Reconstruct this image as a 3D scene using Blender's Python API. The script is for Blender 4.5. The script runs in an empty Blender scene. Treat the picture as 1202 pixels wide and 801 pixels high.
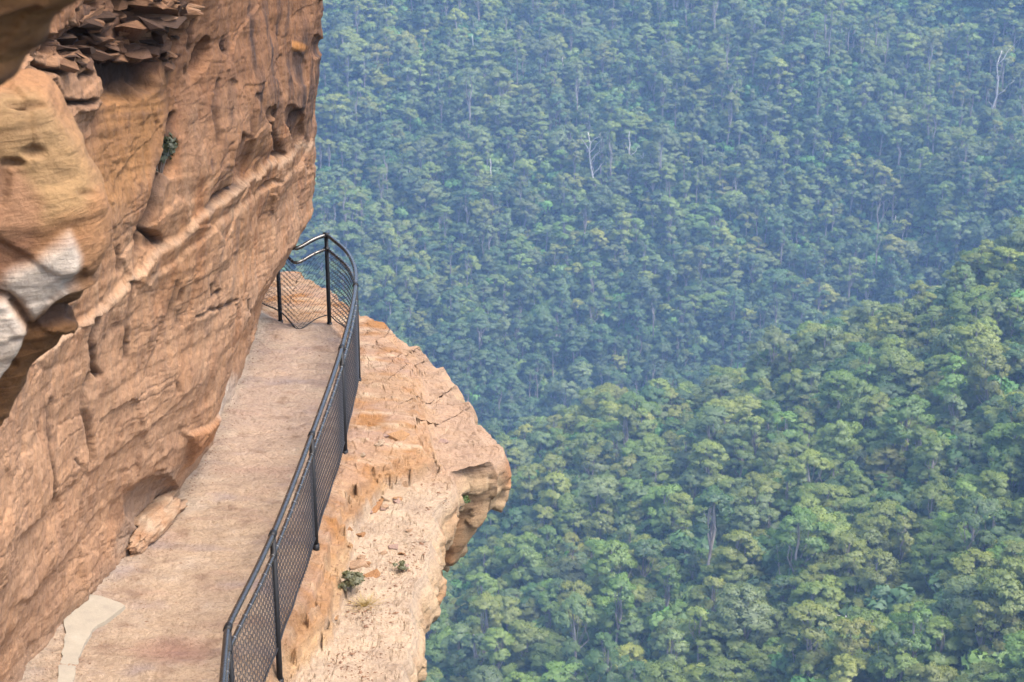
import bpy, math, random
import numpy as np
from mathutils import Vector, Matrix

scene = bpy.context.scene
COL = scene.collection
RNG = np.random.default_rng(7)
random.seed(7)

# ------------------------------------------------------------------ camera, sky, sun, exposure
CAM_H, PITCH, FPX = 7.8, math.radians(21.0), 2200.0
cam_d = bpy.data.cameras.new('camera')
cam = bpy.data.objects.new('camera', cam_d)
COL.objects.link(cam)
cam.location = (0, 0, CAM_H)
cam.rotation_euler = (math.radians(90) - PITCH, 0, 0)
cam_d.sensor_width = 36.0
cam_d.lens = FPX / 1202 * 36.0
cam_d.clip_start = 0.1
cam_d.clip_end = 6000
cam_d.dof.use_dof = True
cam_d.dof.focus_distance = 17.5
cam_d.dof.aperture_fstop = 6.3
scene.camera = cam

SUN_EL, SUN_AZ = math.radians(62), math.radians(116)      # azimuth clockwise from +Y
world = bpy.data.worlds.new('World')
scene.world = world
world.use_nodes = True
wn = world.node_tree
bg = wn.nodes['Background']
sky = wn.nodes.new('ShaderNodeTexSky')
sky.sky_type = 'NISHITA'
sky.sun_disc = False
sky.sun_elevation = SUN_EL
sky.sun_rotation = SUN_AZ
sky.altitude = 600
sky.air_density = 1.0
sky.dust_density = 6.0
sky.ozone_density = 0.6
wn.links.new(sky.outputs[0], bg.inputs[0])
bg.inputs[1].default_value = 0.14

sd = bpy.data.lights.new('sun', 'SUN')
sd.energy = 1.5
sd.angle = math.radians(32)
sd.color = (1.0, 0.93, 0.84)
sun = bpy.data.objects.new('sun', sd)
COL.objects.link(sun)
sdir = Vector((math.sin(SUN_AZ) * math.cos(SUN_EL), math.cos(SUN_AZ) * math.cos(SUN_EL), math.sin(SUN_EL)))
sun.rotation_euler = sdir.to_track_quat('Z', 'Y').to_euler()
sun.location = (30, -20, 60)

scene.view_settings.view_transform = 'Standard'
scene.view_settings.look = 'None'
scene.view_settings.exposure = 1.95
scene.view_settings.gamma = 1.0
scene.render.engine = 'CYCLES'
scene.cycles.use_denoising = True
scene.cycles.max_bounces = 8
scene.cycles.diffuse_bounces = 3
scene.cycles.volume_bounces = 1
scene.cycles.transparent_max_bounces = 8

# ------------------------------------------------------------------ maths helpers
CP, SP = math.cos(PITCH), math.sin(PITCH)

def ray(u, v):
    x = (u - 601) / FPX
    y = -(v - 400.5) / FPX
    return np.array([x, CP + y * SP, -SP + y * CP])

def on_z(u, v, z=0.0):
    d = ray(u, v)
    t = (z - CAM_H) / d[2]
    return np.array([0, 0, CAM_H]) + d * t

def on_y(u, v, Y):
    d = ray(u, v)
    return np.array([0, 0, CAM_H]) + d * (Y / d[1])

def project(P):
    q = P - np.array([0, 0, CAM_H])
    dep = q[..., 1] * CP - q[..., 2] * SP
    yy = q[..., 1] * SP + q[..., 2] * CP
    dep = np.where(dep < 0.3, 0.3, dep)
    return 601 + FPX * q[..., 0] / dep, 400.5 - FPX * yy / dep

def smooth(a, b, x):
    t = np.clip((x - a) / (b - a), 0, 1)
    return t * t * (3 - 2 * t)

_perm = np.random.default_rng(3).permutation(256)
_perm = np.concatenate([_perm, _perm, _perm])
_grad = np.random.default_rng(4).normal(size=(256, 3))
_grad /= np.linalg.norm(_grad, axis=1)[:, None]

def perlin(p):
    p = np.asarray(p, dtype=np.float64)
    i = np.floor(p).astype(np.int64)
    f = p - i
    i &= 255
    w = f * f * f * (f * (f * 6 - 15) + 10)
    out = 0
    for dx in (0, 1):
        wx = w[:, 0] if dx else 1 - w[:, 0]
        px = _perm[i[:, 0] + dx]
        for dy in (0, 1):
            wy = w[:, 1] if dy else 1 - w[:, 1]
            py = _perm[px + i[:, 1] + dy]
            for dz in (0, 1):
                wz = w[:, 2] if dz else 1 - w[:, 2]
                g = _grad[_perm[py + i[:, 2] + dz]]
                dot = g[:, 0] * (f[:, 0] - dx) + g[:, 1] * (f[:, 1] - dy) + g[:, 2] * (f[:, 2] - dz)
                out = out + wx * wy * wz * dot
    return out * 1.6

def fbm(p, octv=4, gain=0.5, lac=2.03):
    a, s, out = 1.0, 1.0, 0
    for k in range(octv):
        out = out + a * perlin(p * s + 17.3 * k)
        a *= gain
        s *= lac
    return out

def ridged(p, octv=3):
    a, s, out = 1.0, 1.0, 0
    for k in range(octv):
        out = out + a * (1 - np.abs(perlin(p * s + 9.7 * k)) * 2)
        a *= 0.5
        s *= 2.1
    return out

def _h(i, j, k, c):
    n = (i * 73856093) ^ (j * 19349663) ^ (k * 83492791) ^ (c * 2654435761 & 0x7fffffff)
    n = (n ^ (n >> 13)) * 1274126177
    n = n & 0x7fffffff
    return ((n ^ (n >> 16)) & 0xffff) / 65535.0

def facets(p, seed=1, tilt=0.6):
    """cellular fracture: each cell its own level and tilt; returns (height, edge distance, cell random)"""
    i0 = np.floor(p).astype(np.int64)
    f1 = np.full(len(p), 9.0)
    f2 = np.full(len(p), 9.0)
    best = np.zeros((len(p), 3))
    cid = np.zeros((len(p), 3), dtype=np.int64)
    for dx in (-1, 0, 1):
        for dy in (-1, 0, 1):
            for dz in (-1, 0, 1):
                a, b, c = i0[:, 0] + dx, i0[:, 1] + dy, i0[:, 2] + dz
                q = np.stack([a + _h(a, b, c, seed), b + _h(a, b, c, seed + 1), c + _h(a, b, c, seed + 2)], 1) - p
                d = np.einsum('ij,ij->i', q, q)
                m = d < f1
                f2 = np.where(m, f1, np.minimum(f2, d))
                f1 = np.where(m, d, f1)
                best[m] = q[m]
                cid[m] = np.stack([a, b, c], 1)[m]
    r = _h(cid[:, 0], cid[:, 1], cid[:, 2], seed + 5)
    t = np.stack([_h(cid[:, 0], cid[:, 1], cid[:, 2], seed + 6 + k) - 0.5 for k in range(3)], 1)
    h = (r - 0.5) + 2 * tilt * np.einsum('ij,ij->i', best, t)
    return h, np.sqrt(f2) - np.sqrt(f1), r

def poly_d(U, V, pts):
    """distance to a polyline, signed side (+ = to the right of travel) and progress 0..1"""
    pts = np.asarray(pts, float)
    best = np.full(U.shape, 1e9)
    side = np.zeros(U.shape)
    prog = np.zeros(U.shape)
    n = len(pts) - 1
    for k in range(n):
        a, b = pts[k], pts[k + 1]
        e = b - a
        L2 = e @ e
        t = np.clip(((U - a[0]) * e[0] + (V - a[1]) * e[1]) / L2, 0, 1)
        dx, dy = U - a[0] - t * e[0], V - a[1] - t * e[1]
        d = np.hypot(dx, dy)
        m = d < best
        best = np.where(m, d, best)
        side = np.where(m, np.sign(e[0] * dy - e[1] * dx), side)
        prog = np.where(m, (k + t) / n, prog)
    return best, side, prog

def inside(U, V, pts):
    pts = np.asarray(pts, float)
    r = np.zeros(U.shape, bool)
    j = len(pts) - 1
    for i in range(len(pts)):
        xi, yi = pts[i]
        xj, yj = pts[j]
        if yi != yj:
            c = ((yi > V) != (yj > V)) & (U < (xj - xi) * (V - yi) / (yj - yi) + xi)
            r ^= c
        j = i
    return r

def region(U, V, pts, soft):
    d, _, _ = poly_d(U, V, list(pts) + [pts[0]])
    s = np.where(inside(U, V, pts), d, -d)
    return smooth(-soft, soft, s)

def blob(U, V, cu, cv, ru, rv, rot=0):
    c, s = math.cos(rot), math.sin(rot)
    a = ((U - cu) * c + (V - cv) * s) / ru
    b = (-(U - cu) * s + (V - cv) * c) / rv
    return np.clip(1 - a * a - b * b, 0, 1)

def catmull(pts, n):
    pts = np.asarray(pts, float)
    P = np.vstack([2 * pts[0] - pts[1], pts, 2 * pts[-1] - pts[-2]])
    seg = np.linalg.norm(np.diff(pts, axis=0), axis=1) ** 0.5
    knots = np.concatenate([[0], np.cumsum(seg)])
    t = np.linspace(0, knots[-1], n)
    k = np.clip(np.searchsorted(knots, t, side='right') - 1, 0, len(pts) - 2)
    u = ((t - knots[k]) / seg[k])[:, None]
    p0, p1, p2, p3 = P[k], P[k + 1], P[k + 2], P[k + 3]
    return 0.5 * (2 * p1 + (p2 - p0) * u + (2 * p0 - 5 * p1 + 4 * p2 - p3) * u ** 2 + (3 * p1 - p0 - 3 * p2 + p3) * u ** 3)

def resample(P, n):
    d = np.concatenate([[0], np.cumsum(np.linalg.norm(np.diff(P, axis=0), axis=1))])
    t = np.linspace(0, d[-1], n)
    return np.stack([np.interp(t, d, P[:, k]) for k in range(P.shape[1])], 1)

ALB = 0.60                                        # overall reflectance of this sandstone
# ------------------------------------------------------------------ object helpers
def raw_mesh(name, V, F, mats=(), smooth_shade=True, colors=None, fmat=None, normals=None):
    V = np.ascontiguousarray(V, dtype=np.float32)
    F = np.ascontiguousarray(F, dtype=np.int32)
    me = bpy.data.meshes.new(name)
    k = F.shape[1]
    me.vertices.add(len(V))
    me.vertices.foreach_set('co', V.ravel())
    me.loops.add(F.size)
    me.loops.foreach_set('vertex_index', F.ravel())
    me.polygons.add(len(F))
    me.polygons.foreach_set('loop_start', np.arange(0, F.size, k, dtype=np.int32))
    me.polygons.foreach_set('use_smooth', np.full(len(F), smooth_shade))
    if fmat is not None:
        me.polygons.foreach_set('material_index', np.asarray(fmat, dtype=np.int32))
    for m in mats:
        me.materials.append(m)
    me.update(calc_edges=True)
    if colors is not None:
        at = me.color_attributes.new('tint', 'FLOAT_COLOR', 'POINT')
        c = np.ones((len(V), 4), np.float32)
        c[:, :3] = np.clip(np.asarray(colors) * ALB, 0, 1)
        at.data.foreach_set('color', c.ravel())
    if normals is not None:
        me.normals_split_custom_set_from_vertices(np.ascontiguousarray(normals, dtype=np.float32))
    return me

def grid_faces(nu, nv):
    i = np.arange((nu - 1) * (nv - 1))
    a = (i // (nv - 1)) * nv + i % (nv - 1)
    return np.stack([a, a + nv, a + nv + 1, a + 1], 1)

def link(name, me, parent=None, kind=None, label=None, cat=None, group=None, loc=None):
    o = bpy.data.objects.new(name, me)
    COL.objects.link(o)
    if parent is not None:
        o.parent = parent
    if loc is not None:
        o.location = loc
    for k, val in (('kind', kind), ('label', label), ('category', cat), ('group', group)):
        if val:
            o[k] = val
    return o

def tube_arrays(P, r, sides=8, caps=True):
    P = np.asarray(P, float)
    n = len(P)
    r = np.broadcast_to(np.asarray(r, float), (n,))
    T = np.gradient(P, axis=0)
    T /= np.linalg.norm(T, axis=1)[:, None] + 1e-12
    ref = np.array([0, 0, 1.0]) if abs(T[0][2]) < 0.9 else np.array([0, 1.0, 0])
    N = np.zeros_like(P)
    v = ref - T[0] * (ref @ T[0])
    v /= np.linalg.norm(v)
    for k in range(n):
        v = v - T[k] * (v @ T[k])
        v /= np.linalg.norm(v) + 1e-12
        N[k] = v
    B = np.cross(T, N)
    a = np.arange(sides) * 2 * math.pi / sides
    V = P[:, None, :] + r[:, None, None] * (np.cos(a)[None, :, None] * N[:, None, :] + np.sin(a)[None, :, None] * B[:, None, :])
    V = V.reshape(-1, 3)
    F = []
    for k in range(n - 1):
        for s in range(sides):
            s2 = (s + 1) % sides
            F.append((k * sides + s, k * sides + s2, (k + 1) * sides + s2, (k + 1) * sides + s))
    if caps:
        for k, rev in ((0, True), (n - 1, False)):
            V = np.vstack([V, P[k]])
            c = len(V) - 1
            for s in range(sides):
                q = (k * sides + s, k * sides + (s + 1) % sides)
                F.append((c, q[1], q[0], c) if rev else (c, q[0], q[1], c))
    return V, np.array(F)

class MB:
    """collects quads/triangles"""
    def __init__(self):
        self.V, self.F, self.n = [], [], 0
    def add(self, V, F):
        self.V.append(np.asarray(V, float))
        F = np.asarray(F)
        if F.shape[1] == 3:
            F = np.hstack([F, F[:, :1]])
        self.F.append(F + self.n)
        self.n += len(V)
    def tube(self, P, r, sides=8, caps=True):
        self.add(*tube_arrays(P, r, sides, caps))
    def mesh(self, name, mats, smooth_shade=True):
        V, F = np.vstack(self.V), np.vstack(self.F)
        me = bpy.data.meshes.new(name)
        me.from_pydata(V.tolist(), [], [tuple(dict.fromkeys(f)) for f in F.tolist()])
        me.polygons.foreach_set('use_smooth', np.full(len(me.polygons), smooth_shade))
        for m in mats:
            me.materials.append(m)
        me.update()
        return me

# ------------------------------------------------------------------ materials
def new_mat(name):
    m = bpy.data.materials.new(name)
    m.use_nodes = True
    nt = m.node_tree
    return m, nt, nt.nodes['Principled BSDF']

def N(nt, kind, **kw):
    n = nt.nodes.new(kind)
    for k, v in kw.items():
        if k == 'inp':
            for a, b in v.items():
                n.inputs[a].default_value = b
        else:
            setattr(n, k, v)
    return n

def coords(nt, scale):
    tc = N(nt, 'ShaderNodeTexCoord')
    mp = N(nt, 'ShaderNodeMapping')
    mp.inputs['Scale'].default_value = scale
    nt.links.new(tc.outputs['Object'], mp.inputs[0])
    return mp.outputs[0]

def noise(nt, vec, scale, detail=6, rough=0.6, dist=0.0):
    n = N(nt, 'ShaderNodeTexNoise')
    n.inputs['Scale'].default_value = scale
    n.inputs['Detail'].default_value = detail
    n.inputs['Roughness'].default_value = rough
    n.inputs['Distortion'].default_value = dist
    nt.links.new(vec, n.inputs['Vector'])
    return n.outputs['Fac']

def ramp(nt, fac, stops):
    r = N(nt, 'ShaderNodeValToRGB')
    el = r.color_ramp.elements
    while len(el) < len(stops):
        el.new(0.5)
    for e, (p, c) in zip(el, stops):
        e.position = p
        e.color = (c, c, c, 1) if isinstance(c, (int, float)) else (*c, 1)
    nt.links.new(fac, r.inputs[0])
    return r.outputs[0]

def mul(nt, a, b, fac=1.0, mode='MULTIPLY'):
    m = N(nt, 'ShaderNodeMix', data_type='RGBA', blend_type=mode)
    m.inputs[0].default_value = fac
    nt.links.new(a, m.inputs[6])
    if isinstance(b, tuple):
        m.inputs[7].default_value = (*b, 1)
    else:
        nt.links.new(b, m.inputs[7])
    return m.outputs[2]

def math_n(nt, op, a, b):
    m = N(nt, 'ShaderNodeMath', operation=op)
    for k, x in ((0, a), (1, b)):
        if isinstance(x, (int, float)):
            m.inputs[k].default_value = x
        else:
            nt.links.new(x, m.inputs[k])
    return m.outputs[0]

def stone_mat(name, strata=(1.2, 1.2, 7.0), grain=45.0, bump=0.5, dist=0.03, lam=0.35, speck=0.5, base=None):
    """sandstone: colour from the mesh's own mineral tint, with grain, laminations and pits"""
    m, nt, bs = new_mat(name)
    if base is None:
        at = N(nt, 'ShaderNodeAttribute', attribute_name='tint')
        col = at.outputs['Color']
    else:
        rgb = N(nt, 'ShaderNodeRGB')
        rgb.outputs[0].default_value = (*base, 1)
        col = rgb.outputs[0]
    o = coords(nt, (1, 1, 1))
    st = coords(nt, strata)
    n1 = noise(nt, o, 2.5, 8, 0.65)
    n2 = noise(nt, st, 3.0, 8, 0.7, 0.8)
    n3 = noise(nt, o, grain, 5, 0.7)
    n4 = noise(nt, o, 14.0, 6, 0.6, 0.4)
    col = mul(nt, col, ramp(nt, n1, [(0.25, (0.78, 0.75, 0.76)), (0.5, (1, 0.99, 0.98)), (0.75, (1.14, 1.1, 1.04))]))
    col = mul(nt, col, ramp(nt, n2, [(0.3, (0.66, 0.60, 0.60)), (0.48, (1, 1, 1)), (0.7, (1.16, 1.13, 1.08))]), lam * 2 if lam < 0.5 else 1.0)
    col = mul(nt, col, ramp(nt, n3, [(0.3, 0.72), (0.5, 1.0), (0.75, 1.15)]), 0.8)
    col = mul(nt, col, ramp(nt, n4, [(0.3, (0.55, 0.48, 0.45)), (0.42, (1, 1, 1)), (1, (1, 1, 1))]), speck)
    nt.links.new(col, bs.inputs['Base Color'])
    bs.inputs['Roughness'].default_value = 0.92
    bs.inputs['Specular IOR Level'].default_value = 0.2
    h = math_n(nt, 'ADD', math_n(nt, 'MULTIPLY', n2, 0.9), math_n(nt, 'MULTIPLY', n3, 0.35))
    h = math_n(nt, 'ADD', h, math_n(nt, 'MULTIPLY', n4, 0.8))
    b = N(nt, 'ShaderNodeBump')
    b.inputs['Strength'].default_value = bump
    b.inputs['Distance'].default_value = dist
    nt.links.new(h, b.inputs['Height'])
    nt.links.new(b.outputs[0], bs.inputs['Normal'])
    return m

M_WALL = stone_mat('cliff_sandstone', strata=(3.0, 4.5, 1.2), grain=34, bump=0.55, dist=0.04, lam=0.36, speck=0.7)
M_OUT = stone_mat('outcrop_sandstone', strata=(1.0, 1.0, 6.0), grain=30, bump=0.6, dist=0.04, lam=0.4, speck=0.4)
M_LEDGE = stone_mat('ledge_sandstone', strata=(0.9, 2.6, 9.0), grain=55, bump=0.7, dist=0.03, lam=0.35, speck=0.4)
M_PATH = stone_mat('path_sandstone', strata=(0.9, 2.0, 2.0), grain=38, bump=1.0, dist=0.05, lam=0.22, speck=0.32)
M_SLAB = stone_mat('slab_stone', strata=(1.0, 1.0, 9.0), grain=30, bump=0.7, dist=0.04, lam=0.4, speck=0.6)

m, nt, bs = new_mat('pale_concrete')
o = coords(nt, (1, 1, 1))
c = ramp(nt, noise(nt, o, 6, 8, 0.7), [(0.3, (0.22, 0.19, 0.15)), (0.55, (0.27, 0.235, 0.18)), (0.8, (0.31, 0.275, 0.22))])
nt.links.new(c, bs.inputs['Base Color'])
bs.inputs['Roughness'].default_value = 0.95
b = N(nt, 'ShaderNodeBump', inp={'Strength': 0.3, 'Distance': 0.01})
nt.links.new(noise(nt, o, 60, 5), b.inputs['Height'])
nt.links.new(b.outputs[0], bs.inputs['Normal'])
M_CONC = m

def coat_mat(name, colr, rough, spec=0.5):
    m, nt, bs = new_mat(name)
    o = coords(nt, (1, 1, 1))
    c = ramp(nt, noise(nt, o, 25, 5), [(0.3, tuple(x * 0.75 for x in colr)), (0.7, tuple(x * 1.35 for x in colr))])
    nt.links.new(c, bs.inputs['Base Color'])
    r = ramp(nt, noise(nt, o, 12, 3), [(0.3, rough * 0.9), (0.7, min(1, rough * 1.1))])
    nt.links.new(r, bs.inputs['Roughness'])
    bs.inputs['Specular IOR Level'].default_value = spec
    return m
M_RAIL = coat_mat('grey_pipe', (0.080, 0.076, 0.072), 0.26, 0.5)
M_RAIL.node_tree.nodes['Principled BSDF'].inputs['Metallic'].default_value = 0.75
M_POST = coat_mat('dull_black_post', (0.008, 0.008, 0.009), 0.5, 0.25)
M_WIRE = coat_mat('black_coated_wire', (0.012, 0.012, 0.014), 0.5, 0.4)
M_TIE = coat_mat('dark_wire_tie', (0.05, 0.05, 0.052), 0.4, 0.6)

def leaf_mat(name, colr, vary=0.22):
    m, nt, bs = new_mat(name)
    oi = N(nt, 'ShaderNodeObjectInfo')
    o = coords(nt, (1, 1, 1))
    hsv = N(nt, 'ShaderNodeHueSaturation')
    hsv.inputs['Color'].default_value = (*colr, 1)
    mr = N(nt, 'ShaderNodeMapRange')
    mr.inputs['To Min'].default_value = 0.485
    mr.inputs['To Max'].default_value = 0.52
    nt.links.new(oi.outputs['Random'], mr.inputs['Value'])
    nt.links.new(mr.outputs[0], hsv.inputs['Hue'])
    fr = math_n(nt, 'FRACT', math_n(nt, 'MULTIPLY', oi.outputs['Random'], 7.31), 0.0)
    mv = N(nt, 'ShaderNodeMapRange')
    mv.inputs['To Min'].default_value = 1 - vary
    mv.inputs['To Max'].default_value = 1 + vary
    nt.links.new(fr, mv.inputs['Value'])
    nt.links.new(mv.outputs[0], hsv.inputs['Value'])
    col = mul(nt, hsv.outputs[0], ramp(nt, noise(nt, o, 0.55, 3), [(0.3, (0.75, 0.8, 0.8)), (0.7, (1.25, 1.2, 1.1))]))
    df = N(nt, 'ShaderNodeBsdfDiffuse')
    tl = N(nt, 'ShaderNodeBsdfTranslucent')
    gl = N(nt, 'ShaderNodeBsdfGlossy', inp={'Roughness': 0.55, 'Color': (0.9, 0.95, 1, 1)})
    nt.links.new(col, df.inputs[0])
    nt.links.new(mul(nt, col, (0.85, 0.85, 0.45)), tl.inputs[0])
    m1, m2 = N(nt, 'ShaderNodeAddShader'), N(nt, 'ShaderNodeMixShader')
    m2.inputs[0].default_value = 0.03
    nt.links.new(df.outputs[0], m1.inputs[0])
    nt.links.new(tl.outputs[0], m1.inputs[1])
    nt.links.new(m1.outputs[0], m2.inputs[1])
    nt.links.new(gl.outputs[0], m2.inputs[2])
    nt.nodes.remove(bs)
    nt.links.new(m2.outputs[0], nt.nodes['Material Output'].inputs['Surface'])
    return m

LEAFS = [('olive', leaf_mat('olive_leaves', (0.112, 0.138, 0.030))),
         ('grey-green', leaf_mat('grey_green_leaves', (0.092, 0.122, 0.044))),
         ('deep green', leaf_mat('deep_green_leaves', (0.052, 0.088, 0.028))),
         ('bright green', leaf_mat('bright_green_leaves', (0.092, 0.136, 0.028))),
         ('yellow-green', leaf_mat('yellow_green_leaves', (0.138, 0.156, 0.032)))]
M_FERN = leaf_mat('fern_leaves', (0.07, 0.14, 0.034))
M_SHRUBLEAF = leaf_mat('shrub_leaves', (0.085, 0.085, 0.045), 0.1)
M_FERNDARK = leaf_mat('crevice_fern', (0.030, 0.034, 0.018), 0.1)
M_DRYGRASS = leaf_mat('dry_grass', (0.24, 0.19, 0.09), 0.1)

def bark_mat(name, c1, c2):
    m, nt, bs = new_mat(name)
    o = coords(nt, (1, 1, 0.15))
    c = ramp(nt, noise(nt, o, 1.6, 5), [(0.35, c1), (0.65, c2)])
    nt.links.new(c, bs.inputs['Base Color'])
    bs.inputs['Roughness'].default_value = 0.85
    return m
M_BARK = bark_mat('gum_bark', (0.13, 0.10, 0.085), (0.38, 0.34, 0.30))
M_DEAD = bark_mat('bleached_wood', (0.38, 0.34, 0.31), (0.60, 0.56, 0.52))

m, nt, bs = new_mat('forest_floor')
o = coords(nt, (1, 1, 1))
c = ramp(nt, noise(nt, o, 0.12, 8, 0.65), [(0.3, (0.025, 0.032, 0.016)), (0.5, (0.035, 0.055, 0.02)), (0.75, (0.055, 0.075, 0.026))])
nt.links.new(c, bs.inputs['Base Color'])
bs.inputs['Roughness'].default_value = 1.0
b = N(nt, 'ShaderNodeBump', inp={'Strength': 1.0, 'Distance': 1.0})
nt.links.new(noise(nt, o, 0.8, 6), b.inputs['Height'])
nt.links.new(b.outputs[0], bs.inputs['Normal'])
M_FLOOR = m

# ------------------------------------------------------------------ cliff face
TAN = np.array([0.43, 0.230, 0.114])
PINK = np.array([0.47, 0.282, 0.168])
OCHRE = np.array([0.38, 0.195, 0.075])
OLIVE = np.array([0.37, 0.240, 0.120])
DARK = np.array([0.060, 0.040, 0.034])
WHITE = np.array([0.72, 0.63, 0.53])
RUST = np.array([0.36, 0.155, 0.065])
CREAM = np.array([0.56, 0.43, 0.30])

def mixc(c, new, w):
    return c + (np.asarray(new) - c) * np.clip(w, 0, 1)[:, None]

plan = np.array([(-2.3, 1.0), (-3.2, 4.0), (-3.75, 7.5), (-3.98, 10.5), (-3.93, 12.8), (-3.72, 14.2), (-3.52, 15.0), (-3.24, 16.1),
                 (-3.20, 18.2), (-3.10, 20.0), (-3.16, 20.9), (-3.5, 21.7), (-4.3, 22.3), (-6.0, 22.7), (-9.0, 23.0)])
plan_d = catmull(plan, 4000)
arc = np.concatenate([[0], np.cumsum(np.linalg.norm(np.diff(plan_d, axis=0), axis=1))])
s_at = lambda Y: np.interp(Y, plan_d[:2800, 1], arc[:2800])
sA, sB = s_at(9.8), np.interp(-3.9, -plan_d[3000:, 0] * -1, arc[3000:]) if False else arc[np.argmin(np.abs(plan_d[:, 0] + 4.6) + (plan_d[:, 1] < 21) * 99)]
s_grid = np.concatenate([np.linspace(0, sA, 30)[:-1], np.linspace(sA, sB, 640), np.linspace(sB, arc[-1], 16)[1:]])
z_grid = np.concatenate([np.linspace(-0.35, 6.3, 590), 6.3 + (np.linspace(0, 1, 26)[1:] ** 1.5) * 8.2])
bx = np.interp(s_grid, arc, plan_d[:, 0])
by = np.interp(s_grid, arc, plan_d[:, 1])
tx, ty = np.gradient(bx, s_grid), np.gradient(by, s_grid)
k = np.ones(41) / 41
tx = np.convolve(np.pad(tx, 20, mode='edge'), k, 'valid')
ty = np.convolve(np.pad(ty, 20, mode='edge'), k, 'valid')
ln = np.hypot(tx, ty)
nx, ny = ty / ln, -tx / ln

corner_px = [(306, 372), (318, 327), (343, 272), (361, 240), (362, 182), (366, 130), (374, 65), (379, 0), (381, -60)]
cw = np.array([on_y(u, v, 20.9) for u, v in corner_px])
zc = np.concatenate([[-0.4], cw[:, 2], [7, 10, 14.5]])
lc = cw[:, 0] + 3.13
lc = np.concatenate([[lc[0] - 0.12], lc, [lc[-1] + 0.25, lc[-1] + 0.7, lc[-1] + 1.6]])
near_l = lambda z: np.interp(z, [-0.4, 0, 0.5, 1, 2, 3.5, 6, 9, 14.5], [0, 0.03, 0.14, 0.27, 0.47, 0.66, 0.80, 1.1, 1.9])
S, Z = np.meshgrid(np.arange(len(s_grid)), z_grid, indexing='ij')
w = smooth(13.5, 19.5, by)[:, None]
L = near_l(Z) * (1 - w) + np.interp(Z, zc, lc) * w
BX, BY, NX, NY = (a[:, None] + 0 * Z for a in (bx, by, nx, ny))
P = np.stack([BX + NX * L, BY + NY * L, Z], -1)
dPs, dPz = np.gradient(P, axis=0), np.gradient(P, axis=1)
NR = np.cross(dPs, dPz)
NR /= np.linalg.norm(NR, axis=-1)[..., None]
if NR[300, 300, 0] < 0:
    NR = -NR
shape = Z.shape
Pf, Nf = P.reshape(-1, 3), NR.reshape(-1, 3)
U, V = project(Pf)
front = (Pf[:, 1] < 21.9)
zb = Pf[:, 2] + 0.13 * (Pf[:, 1] - 21)             # bedding height
sarr = np.repeat(s_grid, len(z_grid))
W3 = np.stack([sarr, Pf[:, 2], 0.3 * Pf[:, 0]], 1)   # along, up, out

lo1 = fbm(W3 * [0.5, 0.7, 1], 3)
D = 0.11 * lo1
pits = fbm(W3 * [5.0, 2.6, 1] + 5, 4)
D += 0.014 * pits
streak = fbm(np.stack([sarr * 7.0, zb * 1.6 + sarr * 0.5, 0 * sarr], 1) + 40, 4)
D += 0.012 * streak
bed = fbm(np.stack([sarr * 0.35, zb * 6.0, 0 * sarr], 1) + 80, 3)
D += 0.011 * bed
fa, fe, fr = facets(W3 * [0.9, 1.1, 0.5] + 3 + 0.2 * lo1[:, None], 11, 0.5)
D += 0.032 * fa
bline = np.zeros(len(Pf))
for q_ in (1.7, 3.9, 8.5):
    pb = perlin(np.stack([sarr * 0.22 * q_ ** 0.5, zb * q_ + 0.06 * pits, 0 * sarr + 3.3 * q_], 1))
    bline = np.maximum(bline, smooth(0.035, 0.0, np.abs(pb)) * smooth(-0.2, 0.25, perlin(np.stack([sarr * 0.9, zb * 1.1, 0 * sarr + q_], 1))))
D -= 0.011 * bline
fb, fbe, fbr = facets(W3 * [2.6, 3.0, 1.0] + 0.3 * pits[:, None], 23, 0.7)
rough_zone = np.clip(fbm(W3 * [0.6, 0.8, 1] + 60, 2) * 1.3 + 0.35, 0, 1)
D += 0.018 * fb * rough_zone
fine = fbm(np.stack([sarr * 16.0, Pf[:, 2] * 5.0, 0 * sarr], 1) + 300, 3)
D += 0.012 * fine - 0.03 * np.clip(fine - 0.45, 0, 1)
C = TAN[None, :] + 0 * Pf
C = mixc(C, PINK, 0.5 + 0.9 * fbm(W3 * [0.8, 0.9, 1] + 30, 3))
C = mixc(C, RUST, 0.55 * np.clip(fbm(W3 * [2.2, 1.2, 1] + 130, 4) - 0.05, 0, 1) * 1.6)
C = mixc(C, CREAM, 0.35 * np.clip(streak, 0, 1))
C = mixc(C, DARK * 2.2, 0.5 * np.clip(fbm(W3 * [4.5, 1.4, 1] + 160, 4) - 0.25, 0, 1) * 2)
C = mixc(C, DARK * 2.5, 0.55 * np.clip(fine - 0.38, 0, 1) * 2)
C = mixc(C, DARK * 2.0, 0.32 * bline)
C = mixc(C, PINK * 1.15, smooth(230, 520, V) * 0.7)         # pinker and paler low down
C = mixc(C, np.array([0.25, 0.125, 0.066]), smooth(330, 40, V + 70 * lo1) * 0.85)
C = mixc(C, DARK * 1.5, 0.85 * smooth(290, 60, V) * np.clip(fbm(W3 * [3.2, 0.9, 1] + 330, 4) - 0.08, 0, 1) * 1.6)

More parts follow.
